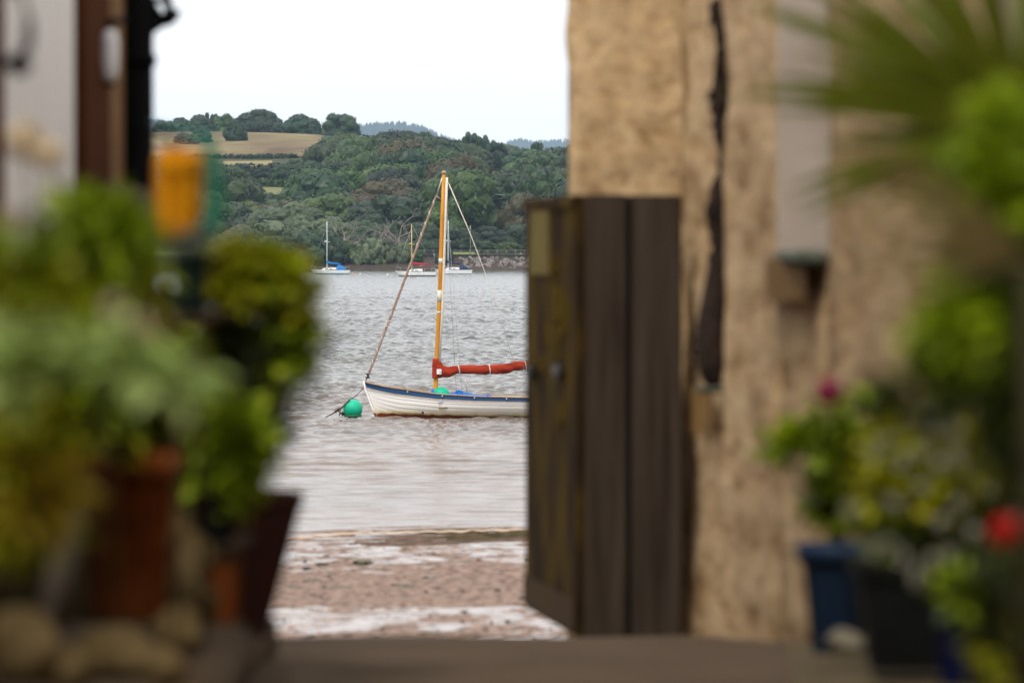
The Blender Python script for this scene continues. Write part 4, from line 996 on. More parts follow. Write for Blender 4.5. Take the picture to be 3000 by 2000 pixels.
# shade under the window sill and slate, painted as brown sheets on the wall
SILL_SHADE = mat('sill_shade', [(.13, .062, .008), (.21, .11, .02)], 6, .9, .1)
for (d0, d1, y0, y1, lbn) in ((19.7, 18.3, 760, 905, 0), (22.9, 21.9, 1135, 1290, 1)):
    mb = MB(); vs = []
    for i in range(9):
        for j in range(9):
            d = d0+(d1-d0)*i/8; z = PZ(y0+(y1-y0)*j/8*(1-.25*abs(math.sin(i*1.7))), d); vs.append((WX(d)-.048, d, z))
    mb.add(vs, [(i*9+j, (i+1)*9+j, (i+1)*9+j+1, i*9+j+1) for i in range(8) for j in range(8)]); mb.build('sill_shade', SILL_SHADE, house, shift=house.location)
# dark knotted dried bundle hung on the wall, standing on a small slate
DKB = mat('dried_weed', [(.006, .003, .002), (.04, .024, .017)], 20, .9, .6)
hb = empty('hanging_bundle', P(2095, 1130, 22), 'dark knotted bundle of old rope hanging down the stone wall onto a slate', 'rope')
prof_b = [(0, 2100, 22), (60, 2102, 24), (120, 2112, 13), (180, 2110, 18), (260, 2108, 27), (330, 2108, 26), (390, 2108, 18), (440, 2118, 12), (500, 2118, 18), (540, 2108, 24), (600, 2098, 34), (660, 2100, 30), (720, 2104, 22), (790, 2096, 30), (860, 2092, 42), (930, 2086, 52), (1000, 2085, 58), (1060, 2088, 56), (1110, 2092, 46), (1130, 2092, 20)]
mb = MB(); rb = random.Random(8)
def hbp(py, px): return P(px, py, 21.9) if True else None
mb.tube([hbp(py, px)-hb.location for py, px, r in prof_b], [r*21.9/F*.85 for py, px, r in prof_b], 10)
for k in range(260):
    i = rb.randrange(len(prof_b)-1); t_ = rb.random(); a_, b_ = prof_b[i], prof_b[i+1]
    py, px, r = [a_[q]+(b_[q]-a_[q])*t_ for q in range(3)]
    mb.blob(hbp(py, px)-hb.location+Vector((rb.gauss(0, .45)*r*21.9/F, rb.gauss(0, .02), 0)), (.012, .012, .022), 1, .3, 2, k)
mb.build('knotted_rope', DKB, hb)
mb = MB(); mb.box(P(2090, 1140, 21.9)-hb.location, (.13, .2, .025), bev=.005); mb.build('slate_shelf', SILLM, hb)

# wooden gate
def wood(name, cols, scale=5):
    return mat(name, cols, scale, .95, .4, stretch=(6, 6, .25), dist=.01, spec=.04)
WGREY = wood('weathered_board', [(.020, .0135, .010), (.042, .031, .0225), (.060, .045, .033)])
WGREEN = mat('lichened_board', [(.013, .007, .003), (.024, .013, .004), (.06, .036, .002)], 3.2, .95, .4, spec=.04, stretch=(1, 1, .6), contrast=(.35, .62))
DKW = wood('dark_wood', [(.012, .008, .010), (.02, .014, .014)])
gd = 23.25; zb = PZ(1869, gd); zt = PZ(571, gd)
gate = empty('wooden_gate', (PX(1770, gd), gd, zb), 'tall dark wooden gate of vertical boards, one leaf folded back, at the alley end', 'gate')
def gbox(name, px0, px1, y0, y1, d, th, m_, bev=.006):
    mb = MB(); x0, x1 = PX(px0, d), PX(px1, d); z1, z0 = PZ(y0, d), PZ(y1, d)
    mb.box(Vector(((x0+x1)/2, d+th/2, (z0+z1)/2))-gate.location, (x1-x0, th, z1-z0), bev=bev)
    return mb.build(name, m_, gate, smooth=False)
gbox('gate_post', 1712, 1836, 569, 1872, gd, .14, WGREY); gbox('back_strip', 1830, 1856, 573, 1868, gd+.06, .04, DKW, 0); gbox('gate_board', 1851, 1998, 572, 1869, gd+.01, .05, WGREY)
# folded-back leaf, running from the post away towards the sea
A = Vector((PX(1702, 23.25), 23.25)); B_ = Vector((PX(1549, 25.3), 25.3)); zb2 = CZ-1.556; zt2 = CZ+.253
def leafbox(name, t0, t1, z0, z1, off, th, m_, parent=gate, bev=.004):
    a, b = A.lerp(B_, t0), A.lerp(B_, t1); dr = (B_-A).normalized(); nr = Vector((-dr.y, dr.x)); 
    if nr.x > 0: nr = -nr
    c = (a+b)/2+nr*(off); ang = math.atan2(dr.y, dr.x); mb = MB()
    mb.box(Vector((c.x, c.y, (z0+z1)/2))-gate.location, ((b-a).length, th, z1-z0), rot=Matrix.Rotation(ang, 3, 'Z'), bev=bev)
    return mb.build(name, m_, parent, smooth=False)
n_b = 11
for k in range(n_b):
    leafbox('leaf_board', k/n_b+.003, (k+1)/n_b-.003, zb2, zt2-.01*(k % 2), .0, .03, WGREEN if k > 3 else WGREEN, bev=.003)
BRAIL = wood('pale_rail', [(.035, .021, .011), (.055, .035, .019)])
leafbox('bottom_rail', .02, .98, zb2+.02, zb2+.15, .022, .014, BRAIL); leafbox('top_rail', .02, .98, zt2-.05, zt2-.005, .022, .014, WGREEN)
MOSS = mat('yellow_lichen', [(.035, .021, .002), (.065, .043, .003)], 8, 1, .5, spec=.02)
leafbox('notice_plate', .50, .86, CZ-.08, CZ+.20, .021, .01, mat('pale_notice', [(.08, .062, .02), (.16, .125, .05)], 4, 1, .1, spec=.02))
for k in range(11):
    t_ = .22+R.random()*.66; z_ = R.uniform(CZ-.55, zt2-.06) if k < 10 else R.uniform(CZ-1.3, CZ-.6); p = A.lerp(B_, t_); w_ = R.uniform(.03, .10); mb = MB()
    mb.blob((0, 0, 0), (.006, w_*2.0, w_), 3, .35, 1.8, k+60, rot=Matrix.Rotation(math.atan2((B_-A).y, (B_-A).x)-math.pi/2, 3, 'Z')); mb.v = [(v[0]+p.x-.0145-gate.location.x, v[1]+p.y-gate.location.y, v[2]+z_-gate.location.z) for v in mb.v]; mb.build('lichen_patch', MOSS, gate)
for t_ in (.25, .8):
    mb = MB(); p = A.lerp(B_, t_); mb.blob(Vector((p.x-.035, p.y, PZ(1088, p.y)))-gate.location, (.028, .12, .035), 2, .15); mb.build('hinge_knob', BLK, gate)

# ================================================================= LEFT SIDE: cottage, iron post, ropes
LX = -1.4
cot = empty('cottage', (LX, 18, gz(18)), 'cottage wall at left with a white boarded door between dark timber posts', 'cottage')
def lbox(name, d0, d1, z0, z1, th, m_, out=0.0, parent=None, bev=0):
    mb = MB(); mb.box(Vector((LX+out-th/2, (d0+d1)/2, (z0+z1)/2))-cot.location, (th, abs(d1-d0), z1-z0), bev=bev); return mb.build(name, m_, parent or cot, smooth=False)
RBR = wood('red_brown_timber', [(.04, .011, .003), (.075, .022, .006), (.10, .032, .009)])
WHB = mat('white_painted_board', [(.80, .79, .77), (.90, .89, .87)], 3, .6, .1, stretch=(1, 6, .3))
TANST = mat('tan_wall', [(.13, .065, .022), (.26, .15, .065)], 4, .9, .4)
lbox('wall', -6, 15.7, .6, WTOP, .4, mat('dark_red_brick', [(.08, .03, .016), (.13, .05, .03)], 6, .9, .3), 0)
lbox('wall', 19.45, 20.95, .6, WTOP, .4, TANST, 0)
door = lbox('door', 15.7, 18.22, gz(17), WTOP, .06, WHB, -.02)
for k in range(9): lbox('door_board', 15.72+k*.277, 15.72+k*.277+.235, gz(17)+.05, WTOP-.1, .02, WHB, .002, door, bev=.004)
lbox('timber_post', 18.24, 19.42, .9, WTOP, .3, RBR, .03, bev=.01)
lbox('wall', 15.7, 19.45, .6, WTOP, .25, TANST, -.12)
lbox('timber_rail', 18.3, 20.9, PZ(640, 19.5), PZ(540, 19.5), .12, mat('dark_timber', [(.02, .008, .004), (.05, .02, .01)], 6, .8, .2), .10)
# black iron post with scrolls and a white lamp glass
IRON = mat('black_iron', [(.003, .003, .0035), (.005, .005, .006)], 10, .7, .05, spec=.04)
pdist = 20.6
post = empty('iron_post', (PX(398, pdist), pdist, gz(20.6)), 'thick black iron post with scrolled brackets at the left of the alley', 'post')
mb = MB(); hh_ = WTOP-gz(20.6); mb.tube([(0, 0, 0), (0, 0, .12), (0, 0, .15), (0, 0, .6), (0, 0, hh_)], [.10, .095, .076, .066, .063], 24)
for z_ in (1.2, 1.3, 2.1): mb.tube([(0, 0, z_-.02), (0, 0, z_+.02)], .074, 24)
mb.build('shaft', IRON, post)
def scroll(c, r0, turns, dirx, flip=1, rad=.012):
    pts = []
    for k in range(60):
        t_ = k/59; g = t_*turns*6.283; r = r0*(1-.75*t_); pts.append(Vector((c[0]+dirx*r*math.cos(g), c[1], c[2]+flip*r*math.sin(g))))
    return pts
def lp(px, py, d=pdist): v = P(px, py, d)-post.location; return v
mb = MB(); c = lp(474, 30); mb.tube(scroll(c, .055, 1.6, 1, -1), .013, 8); mb.tube([lp(440, 92), lp(462, 78), lp(482, 60), lp(493, 30), lp(490, -10), lp(478, -60)], .014, 8); mb.build('scroll', IRON, post)
mb = MB(); c = lp(322, 255); mb.tube(scroll(c, .03, 1.5, -1, 1), .007, 8); mb.tube([lp(350, 260), lp(350, 80), lp(335, 70)], .006, 8); mb.build('scroll', IRON, post)
WG = mat('white_glass', [(.72, .72, .72), (.85, .85, .86)], 3, .2, 0)
lamp = empty('wall_lamp', P(322, 165, 19.0), 'white oval lamp glass held beside the black iron post', 'lamp')
mb = MB(); k_ = 19.0/F; mb.lathe([(0, -78*k_), (14*k_, -74*k_), (25*k_, -52*k_), (27*k_, -10*k_), (27*k_, 40*k_), (22*k_, 66*k_), (12*k_, 78*k_), (0, 79*k_)], 20); mb.build('lamp_glass', WG, lamp)
mb = MB(); mb.tube([(0, 0, 78*k_), (0, 0, 100*k_), (40*k_, .1, 110*k_)], .012, 8); mb.build('lamp_bracket', IRON, lamp)
mb = MB(); mb.tube([(0, 0, -90*k_), (0, 0, -76*k_)], [.01, .022], 12); mb.build('finial', IRON, lamp)
# orange rope coil and teal netting hung in front
ORR = leafmat('orange_rope', (.30, .09, .002), (.62, .24, .004), (.64, .30, .012), trans=0, rough=.9, spec=.05)
od = 12.0; hk = empty('rope_coil', P(520, 560, od), 'bulky hanging coil of orange rope beside the black post', 'rope coil')
mb = MB(); rr = random.Random(4)
for k in range(58):
    a = k*2.4; rx = math.sqrt(rr.random()); ox, oy = math.cos(a)*rx, math.sin(a)*rx; pts = []
    for j in range(13):
        t_ = j/12; py = 428+22*abs(ox)+(k % 7)*5+t_*(268-50*abs(ox)); wd_ = np.interp(t_, [0, .12, .5, .75, 1], [64, 70, 70, 66, 48])
        pts.append(P(521+ox*wd_+rr.gauss(0, 1.2), py, od+oy*.06)-hk.location)
    mb.tube(pts, .0075, 6)
for k in range(5): mb.tube([P(521+math.cos(g)*58, 470+k*9, od+math.sin(g)*.062)-hk.location for g in [6.283*j/20 for j in range(21)]], .007, 6)
mb.build('strands', ORR, hk); mb = MB(); mb.tube([P(520, 440, od)-hk.location, P(500, 400, od)-hk.location, P(440, 380, 18.5)-hk.location, P(400, 376, pdist-.05)-hk.location], .006, 6); mb.build('hanger', IRON, hk)
TEALN = leafmat('teal_net', (.05, .30, .19), (.12, .50, .34), trans=.4, rough=.9, spec=.05)
nd_ = 11.4; nb = empty('net_bundle', P(615, 560, nd_), 'thin hanging bundle of teal fishing net right of the orange rope', 'fishing net')
mb = MB(); rr = random.Random(6)
for k in range(26):
    ox = rr.gauss(0, .42); oy = rr.gauss(0, .03); pts = []
    for j in range(12):
        t_ = j/11; py = 392+t_*285+abs(ox)*25; cxp = np.interp(t_, [0, .3, .6, 1], [612, 622, 634, 612]); wd_ = np.interp(t_, [0, .25, .6, 1], [14, 32, 34, 22])
        pts.append(P(cxp+ox*wd_+5*math.sin(t_*19+k), py, nd_+oy)-nb.location)
    mb.tube(pts, .0014, 4)
mb.build('mesh_strands', TEALN, nb); mb = MB(); mb.tube([P(612, 396, nd_)-nb.location, P(560, 380, 16)-nb.location, P(430, 350, pdist-.05)-nb.location], .003, 5); mb.build('hanger', TEALN, nb)

# ================================================================= PLANTS
SOIL = mat('potting_soil', [(.01, .008, .005), (.03, .022, .015)], 30, .95, .5)
_r = random.Random(77); SPR = [Vector((_r.gauss(0, 1), _r.gauss(0, .6), _r.gauss(0, 1)+.3)).normalized() for _ in range(13)]
def leaf_cloud(n, c, rad, size, seed, up=.3, ratio=.45, fold=.25, holes=(), shell=.35):
    """leaf blades (two bent quads each) spread through an ellipsoid about c"""
    rr = random.Random(seed); vs = []; fs = []
    for k in range(n):
        while True:
            v = Vector((rr.uniform(-1, 1), rr.uniform(-1, 1), rr.uniform(-1, 1)))
            if v.length < 1 and v.length > shell*rr.random(): break
        if rr.random() < .14:
            g_ = Vector(SPR[rr.randrange(len(SPR))]); g_.rotate(Matrix.Rotation(seed*.7, 3, 'Y')); v = g_*rr.uniform(.8, 1.38)+Vector((rr.gauss(0, .04), rr.gauss(0, .04), rr.gauss(0, .04)))
        q = mnoise.noise(v*2.2+Vector((seed, 0, 0)))
        if q < -.28: continue
        p = Vector((c[0]+v.x*rad[0], c[1]+v.y*rad[1], c[2]+v.z*rad[2]))
        dr = (v*.8+Vector((rr.gauss(0, .6), rr.gauss(0, .6), rr.gauss(0, .5)+up))).normalized()
        sd_ = dr.cross(Vector((rr.gauss(0, .5), rr.gauss(0, .5), 1))).normalized(); nr = sd_.cross(dr)
        s = size*rr.uniform(.6, 1.3); w = s*ratio; b = len(vs)
        vs += [p, p+dr*s*.45+sd_*w*.5+nr*s*fold*.4, p+dr*s*.5-nr*s*.02, p+dr*s*.45-sd_*w*.5+nr*s*fold*.4, p+dr*s-nr*s*fold]
        fs += [(b, b+1, b+2), (b, b+2, b+3), (b+1, b+4, b+2), (b+2, b+4, b+3)]
    return vs, fs
def stems(mb, base, tips, r, seed):
    rr = random.Random(seed)
    for t in tips:
        m_ = base.lerp(t, .5)+Vector((rr.gauss(0, .02), rr.gauss(0, .02), .02)); mb.tube([base, m_, t], [r, r*.7, r*.3], 5)
STEM = mat('green_stem', [(.02, .018, .006), (.045, .04, .014)], 10, .8, .1)
LG = {
 'green': leafmat('green_foliage', (.06, .095, .002), (.20, .29, .004), (.36, .44, .010)),
 'lime': leafmat('lime_foliage', (.13, .20, .003), (.30, .42, .005), (.44, .52, .015)),
 'olive': leafmat('olive_foliage', (.11, .12, .003), (.32, .33, .006), (.52, .48, .015)),
 'sage': leafmat('sage_foliage', (.22, .31, .06), (.38, .50, .14), (.50, .60, .22)),
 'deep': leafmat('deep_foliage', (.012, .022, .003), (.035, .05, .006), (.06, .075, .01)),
 'grey': leafmat('grey_foliage', (.10, .12, .08), (.2, .22, .16)),
 'gold': leafmat('golden_foliage', (.22, .17, .01), (.42, .34, .015), (.55, .36, .05)),
}
def plant(name, d, blobs, label, cat, group=None, pot=None, stem_to=None):
    """blobs: (px, py, rx, ry, n, leafpx, kind, ratio) in photo pixels at distance d"""
    k = d/F; b0 = blobs[0]; base = P(b0[0], b0[1], d)
    if pot: base = P(pot[0], pot[1], d)
    root = empty(name, base, label, cat, group)
    bykind = {}
    sm = MB(); far_root = stem_to is not None and stem_to[1] > 2400
    hub = (sum(b_[0] for b_ in blobs)/len(blobs), max(b_[1] for b_ in blobs)+20)
    if far_root: sm.tube([P(stem_to[0], stem_to[1], d)-base, P(.5*(stem_to[0]+hub[0]), .5*(stem_to[1]+hub[1]), d)-base, P(hub[0], hub[1], d)-base], [3.5*k, 3*k, 2.6*k], 6)
    for i, bl in enumerate(blobs):
        px, py, rx, ry, n, lf, kind = bl[:7]; ra = bl[7] if len(bl) > 7 else .45; c = P(px, py, d+(bl[8] if len(bl) > 8 else 0))-base
        vs, fs = leaf_cloud(n, c, (rx*k, max(rx, ry)*k*.7, ry*k), lf*k, int(px)+int(py)+i, ratio=ra)
        bykind.setdefault(kind, MB()).add(vs, fs)
        st = P(hub[0], hub[1], d)-base if far_root else P(stem_to[0], stem_to[1], d)-base if stem_to else Vector((0, 0, 0))
        rr = random.Random(i)
        stems(sm, st, [c+Vector((rr.uniform(-.5, .5)*rx*k, rr.uniform(-.3, .3)*rx*k, rr.uniform(-.3, .6)*ry*k)) for _ in range(5)], 3.2*k, i)
    for kd_, mb in bykind.items(): mb.build('foliage', LG[kd_], root, smooth=False)
    sm.build('stem', STEM, root)
    return root
def lathe_pot(name, px, ytop, ybot, rtop, rbot, d, m_, parent=None, label=None, square=0.0, rim=True, group=None, rz=0):
    k = d/F; h = (ybot-ytop)*k; R1, R0 = rtop*k, rbot*k
    prof = [(0, 0), (R0*.96, 0), (R0, .004)]
    if rim: prof += [(R0+(R1*.88-R0)*.8, h*.78), (R1*.92, h*.84), (R1, h*.85), (R1, h), (R1*.9, h), (R1*.86, h*.9), (0, h*.88)]
    else: prof += [(R1, h), (R1*.92, h), (R1*.88, h*.92), (0, h*.9)]
    mb = MB(); mb.lathe(prof, 4 if square else 40)
    root = tag(bpy.data.objects.new(name, None), label, 'plant pot', group); link(root); root.location = P(px, ybot, d); root.rotation_euler = (0, 0, rz)
    mb.build('pot_wall', m_, root, smooth=not square)
    mb2 = MB(); mb2.lathe([(0, h*.93), (R1*.85, h*.92)], 24 if not square else 4); mb2.build('soil', SOIL, root)
    return root
TERRA = mat('terracotta', [(.09, .024, .005), (.17, .045, .009), (.27, .08, .022)], 7, .9, .2, spec=.06)
DTERRA = mat('dark_glazed_pot', [(.012, .003, .002), (.022, .006, .003)], 7, .8, .1, spec=.08)
BLKP = mat('black_plastic', [(.004, .004, .004), (.008, .009, .008)], 9, .7, .05, spec=.1)
BLUEP = mat('blue_glaze', [(.007, .017, .038), (.013, .031, .068)], 6, .6, .05, spec=.15)
GRP_L = 'pots of the left-hand plant display'
# square tapered pot, the sharpest silhouette against the beach
k = 14/F
sq = tag(bpy.data.objects.new('plant_pot', None), 'dark brown square tapered pot leaning at the edge of the beach view', 'plant pot', GRP_L); link(sq); sq.location = P(735, 1862, 14)
def taper(px_l0, px_r0, yb, px_l1, px_r1, yt, d, depth, m_, name, root, t=.012):
    mb = MB(); z0, z1 = PZ(yb, d), PZ(yt, d); o_ = root.location
    A4 = [Vector((PX(px_l0, d), d, z0)), Vector((PX(px_r0, d), d, z0)), Vector((PX(px_r0, d), d+depth*.7, z0)), Vector((PX(px_l0, d), d+depth*.7, z0))]
    B4 = [Vector((PX(px_l1, d), d-.03, z1)), Vector((PX(px_r1, d), d-.03, z1-.012)), Vector((PX(px_r1, d), d+depth, z1-.012)), Vector((PX(px_l1, d), d+depth, z1))]
    cb = sum(B4, Vector())/4; C4 = [cb+(v-cb)*.86 for v in B4]; E4 = [v-Vector((0, 0, .05)) for v in C4]
    R4 = [cb+(v-cb)*1.06-Vector((0, 0, .002)) for v in B4]; R5 = [v-Vector((0, 0, .035)) for v in R4]; B5 = [v-Vector((0, 0, .036)) for v in B4]
    V_ = [v-o_ for v in A4+B5+R5+R4+C4+E4]
    fs = [(3, 2, 1, 0)]+[(r*4+j, r*4+(j+1) % 4, (r+1)*4+(j+1) % 4, (r+1)*4+j) for r in range(5) for j in range(4)]+[(20, 21, 22, 23)]
    mb.add(V_, fs); return mb.build(name, m_, root, smooth=False)
taper(690, 776, 1862, 668, 876, 1428, 14, .16, DTERRA, 'pot_wall', sq)
p2 = lathe_pot('plant_pot', 660, 1600, 1860, 52, 40, 13.6, mat('orange_clay', [(.12, .028, .002), (.18, .045, .004)], 8, .8, .1), label='small orange clay pot squeezed beside the dark square pot', group=GRP_L)
p3 = lathe_pot('plant_pot', 372, 1325, 1810, 165, 112, 11.2, TERRA, label='large round terracotta pot with a thick rim at lower left', group=GRP_L)
p4 = lathe_pot('plant_pot', 625, 1440, 1592, 78, 55, 12.2, BLKP, label='black plastic pot holding the lime green plant', group=GRP_L)
p5 = lathe_pot('plant_pot', 556, 735, 925, 62, 50, 10.4, mat('dark_green_pot', [(.004, .010, .008), (.008, .016, .012)], 9, .7, .05, spec=.1), label='small dark green pot set high among the bushes', group=GRP_L)
# upright timber stake frame that holds the high pot
SHELF = wood('old_shelf', [(.02, .012, .006), (.05, .03, .015)])
st_ = empty('plant_stand', P(520, 1860, 12.6), 'dark timber plant stand hidden among the left-hand bushes', 'plant stand', None)
for px, dq in ((520, 10.2), (590, 10.2), (520, 12.9), (590, 12.9)):
    mb = MB(); mb.tube([P(px, 1870, dq)-st_.location, P(px, 935, dq)-st_.location], .006, 6); mb.build('leg', SHELF, st_)
mb = MB(); mb.box(P(556, 935, 11.5)-st_.location, (.09, 2.8, .014), bev=.003); mb.box(P(560, 1603, 12.6)-st_.location, (.24, 1.0, .016), bev=.003); mb.build('shelf', SHELF, st_)
GL = 'leafy plants of the left-hand display'
plant('bush', 12.5, [(770, 820, 105, 75, 300, 62, 'olive', .5), (770, 810, 105, 75, 200, 62, 'lime', .5), (720, 765, 80, 50, 200, 55, 'olive', .5), (840, 1000, 70, 80, 160, 58, 'lime', .5), (840, 890, 75, 90, 340, 58, 'olive', .5), (870, 1010, 48, 100, 240, 52, 'green', .5), (690, 880, 85, 80, 300, 60, 'olive', .5),
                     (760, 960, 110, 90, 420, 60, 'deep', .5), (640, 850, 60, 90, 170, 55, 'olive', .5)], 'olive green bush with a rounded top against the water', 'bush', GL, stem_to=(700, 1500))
plant('bush', 12.9, [(620, 1060, 120, 90, 420, 70, 'green', .45), (720, 1090, 90, 90, 300, 64, 'green', .45), (800, 1080, 70, 70, 130, 60, 'lime', .45), (680, 1190, 120, 90, 420, 70, 'green', .45)], 'mid green bush below the small dark green pot', 'bush', GL, stem_to=(640, 1560))
plant('shrub', 12.2, [(640, 1290, 130, 100, 560, 66, 'lime', .5), (700, 1370, 100, 80, 360, 60, 'lime', .5), (610, 1400, 95, 80, 340, 60, 'lime', .5), (660, 1440, 80, 60, 200, 56, 'green', .5)], 'bright lime green bushy plant in the black plastic pot', 'shrub', GL, stem_to=(630, 1500))
plant('herb', 13.2, [(900, 1060, 55, 90, 100, 34, 'deep', .3), (930, 1000, 55, 40, 70, 32, 'grey', .3), (975, 985, 28, 22, 36, 28, 'grey', .3), (850, 1150, 60, 90, 130, 34, 'deep', .3), (800, 1230, 45, 110, 150, 40, 'deep', .35), (770, 1130, 60, 50, 70, 34, 'deep', .3)], 'wispy grey-green herb sprays reaching over the water', 'herb', GL, stem_to=(740, 1450))
plant('shrub', 9.0, [(280, 700, 120, 110, 360, 95, 'green', .4), (345, 700, 80, 90, 240, 90, 'lime', .4), (370, 800, 85, 120, 240, 95, 'green', .4), (200, 860, 120, 110, 300, 95, 'green', .4), (310, 930, 130, 100, 240, 95, 'olive', .4), (405, 850, 40, 80, 80, 70, 'gold', .4)], 'tall leafy green shrub in front of the brown timber', 'shrub', GL, stem_to=(360, 2500))
plant('shrub', 7.6, [(60, 780, 90, 120, 160, 100, 'green', .4), (90, 900, 130, 110, 200, 110, 'olive', .4), (40, 1000, 110, 100, 150, 110, 'olive', .4), (170, 1000, 120, 90, 160, 110, 'green', .4)], 'loose olive shrub at the far left edge', 'shrub', GL, stem_to=(60, 2800))
plant('leafy_plant', 7.4, [(260, 1010, 100, 45, 34, 125, 'sage', .6), (370, 1070, 110, 45, 38, 130, 'sage', .6), (490, 1115, 80, 40, 34, 125, 'sage', .6), (30, 1080, 80, 80, 34, 130, 'sage', .6)], 'broad pale sage-coloured leaves spreading at left', 'plant', GL, stem_to=(200, 2800))
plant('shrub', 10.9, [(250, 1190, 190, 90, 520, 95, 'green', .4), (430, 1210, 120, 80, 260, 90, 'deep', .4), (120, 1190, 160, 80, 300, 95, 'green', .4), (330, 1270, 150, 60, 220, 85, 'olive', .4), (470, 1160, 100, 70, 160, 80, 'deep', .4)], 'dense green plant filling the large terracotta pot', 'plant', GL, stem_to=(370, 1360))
plant('shrub', 7.6, [(70, 1290, 110, 110, 240, 110, 'olive', .4), (90, 1430, 120, 110, 300, 110, 'gold', .4), (60, 1560, 120, 90, 220, 100, 'olive', .4), (150, 1480, 60, 80, 90, 90, 'gold', .4)], 'yellowing bush low at the left edge', 'shrub', GL, stem_to=(40, 2800))
plant('alpine', 10.4, [(556, 718, 66, 30, 200, 34, 'grey', .3)], 'small tufted grey plant growing in the high dark green pot', 'plant', GL, stem_to=(556, 745))
# background fill of dark leaves behind the display
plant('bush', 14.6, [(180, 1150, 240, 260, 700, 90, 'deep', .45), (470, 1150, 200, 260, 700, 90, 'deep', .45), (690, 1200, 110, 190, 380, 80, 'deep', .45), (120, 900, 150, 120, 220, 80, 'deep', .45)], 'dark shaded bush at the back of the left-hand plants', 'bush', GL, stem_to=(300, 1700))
# flowers
def flower(px, py, r, d, m_, label, stem_to=None, petals=26, group=None, name='flower'):
    k = d/F; root = empty(name, P(px, py, d), label, 'flower', group); rr = random.Random(px); mb = MB()
    for i in range(petals):
        v = Vector((rr.gauss(0, 1), rr.gauss(0, 1), rr.gauss(0, 1)+.2)).normalized(); t1 = v.orthogonal().normalized(); t2 = v.cross(t1); c = v*r*k*.55; s = r*k*.5
        mb.add([c-t1*s*.4, c-t2*s*.7+v*s*.3, c+v*s*.5+t1*s*.2, c+t2*s*.7+v*s*.3, c+t1*s*.8], [(0, 1, 2), (0, 2, 3), (1, 4, 2), (2, 4, 3)])
    mb.build('petals', m_, root, smooth=False)
    if stem_to:
        sm = MB(); e = P(stem_to[0], stem_to[1], d)-root.location; sm.tube([Vector((0, 0, 0)), e*.5+Vector((.01, 0, 0)), e], [3*k, 3.5*k, 4*k], 6); sm.build('stem', STEM, root)
    return root
PINKP = leafmat('pale_pink_petals', (.42, .28, .24), (.58, .42, .38)); MAG = leafmat('magenta_petals', (.22, .01, .05), (.40, .03, .11)); WHP = leafmat('white_petals', (.20, .20, .13), (.42, .41, .32)); REDP = leafmat('red_petals', (.45, .005, .003), (.62, .012, .006)); CRP = leafmat('cream_petals', (.68, .52, .30), (.85, .72, .5))
flower(333, 898, 40, 7.4, PINKP, 'pale pink bloom among the shrub leaves, upper of two', (333, 1100)); flower(415, 958, 48, 7.4, PINKP, 'pale pink bloom lower right of its twin', (400, 1150))
flower(75, 415, 76, 10, CRP, 'cream flower head in front of the white door, upper', (90, 850), 40); flower(140, 455, 60, 10, CRP, 'cream flower head in front of the white door, lower right', (150, 850), 40); flower(35, 640, 40, 9, PINKP, 'dusky pink flower head at the left edge', (50, 850), 30)
# door lantern, near and dark
ln = empty('lantern', P(40, 190, 11), 'dark iron lantern bracket at the upper left corner', 'lantern')
mb = MB(); q = 11/F; mb.tube([(45*q, 0, 130*q), (42*q, 0, 60*q), (20*q, 0, 15*q), (-40*q, 0, 0)], [14*q, 16*q, 20*q, 22*q], 10); mb.lathe([(0, -35*q), (22*q, -28*q), (34*q, 0), (20*q, 22*q), (0, 30*q)], 14, c=(20*q, 0, 0)); mb.build('bracket', IRON, ln)
mb = MB(); mb.tube([(45*q, 0, 130*q), (10*q, .1, 220*q), (-60*q, .3, 240*q)], 7*q, 8); mb.build('arm', IRON, ln)

# stones of the left border
STO = stone_mat('border_stone', [(.05, .034, .012), (.12, .085, .035), (.20, .145, .07)], 6, 8)
srr = random.Random(11)
sl_ = [(505, 1560, 55, 80, 12, 'upright tan stone behind the terracotta pot'), (560, 1640, 60, 70, 12, 'tan stone below the black plastic pot'), (560, 1760, 75, 70, 11.5, 'rough stone between the terracotta and square pots'), (520, 1850, 80, 70, 11, 'pale brown border stone under the plant stand'),
       (340, 1930, 150, 85, 10.5, 'broad olive stone carrying the terracotta pot'), (490, 1960, 70, 60, 10, 'tan border stone at the bottom edge'), (60, 1900, 120, 110, 9.5, 'large mossy stone in the bottom left corner'), (640, 1910, 60, 40, 13, 'small flat stone under the orange clay pot'), (700, 1890, 60, 22, 14.1, 'flat stone under the dark square pot'), (600, 1560, 50, 60, 12.8, 'stone in shadow behind the black pot'), (200, 1960, 90, 60, 10, 'dark wedge stone at the bottom left')]
for i, (px, py, rx, ry, d, lb) in enumerate(sl_):
    k = d/F; mb = MB(); mb.blob((0, 0, 0), (rx*k, rx*k*1.1, ry*k), 3, .22, 1.3, i+30); o = mb.build('border_stone', STO); o.location = P(px, py, d); tag(o, lb, 'stone', 'border stones under the left-hand pots')
mb = MB(); kk = 12/F
vs = []
SLB = stone_mat('low_wall_stone', [(.02, .015, .008), (.06, .045, .02), (.10, .075, .035)], 4, 6)
rough_slab((-1.45, 14.0), (PX(600, 12.4), 14.0), .9, PZ(1450, 14), .5, 20, 20, .03, 9, mb, (0, -1)); tag(mb.build('low_wall', SLB), 'dark rubble stone wall behind the left-hand pots', 'wall')
mb = MB(); mb.box(P(590, 1905, 13.6)-Vector((0, 0, .05)), (.26, 2.6, .10), bev=.01); mb.box(P(360, 2020, 11), (.42, 2.2, .12), bev=.02); tag(mb.build('stone_ledge', PAVE), 'rough stone ledge the left-hand pots stand on', 'ledge')
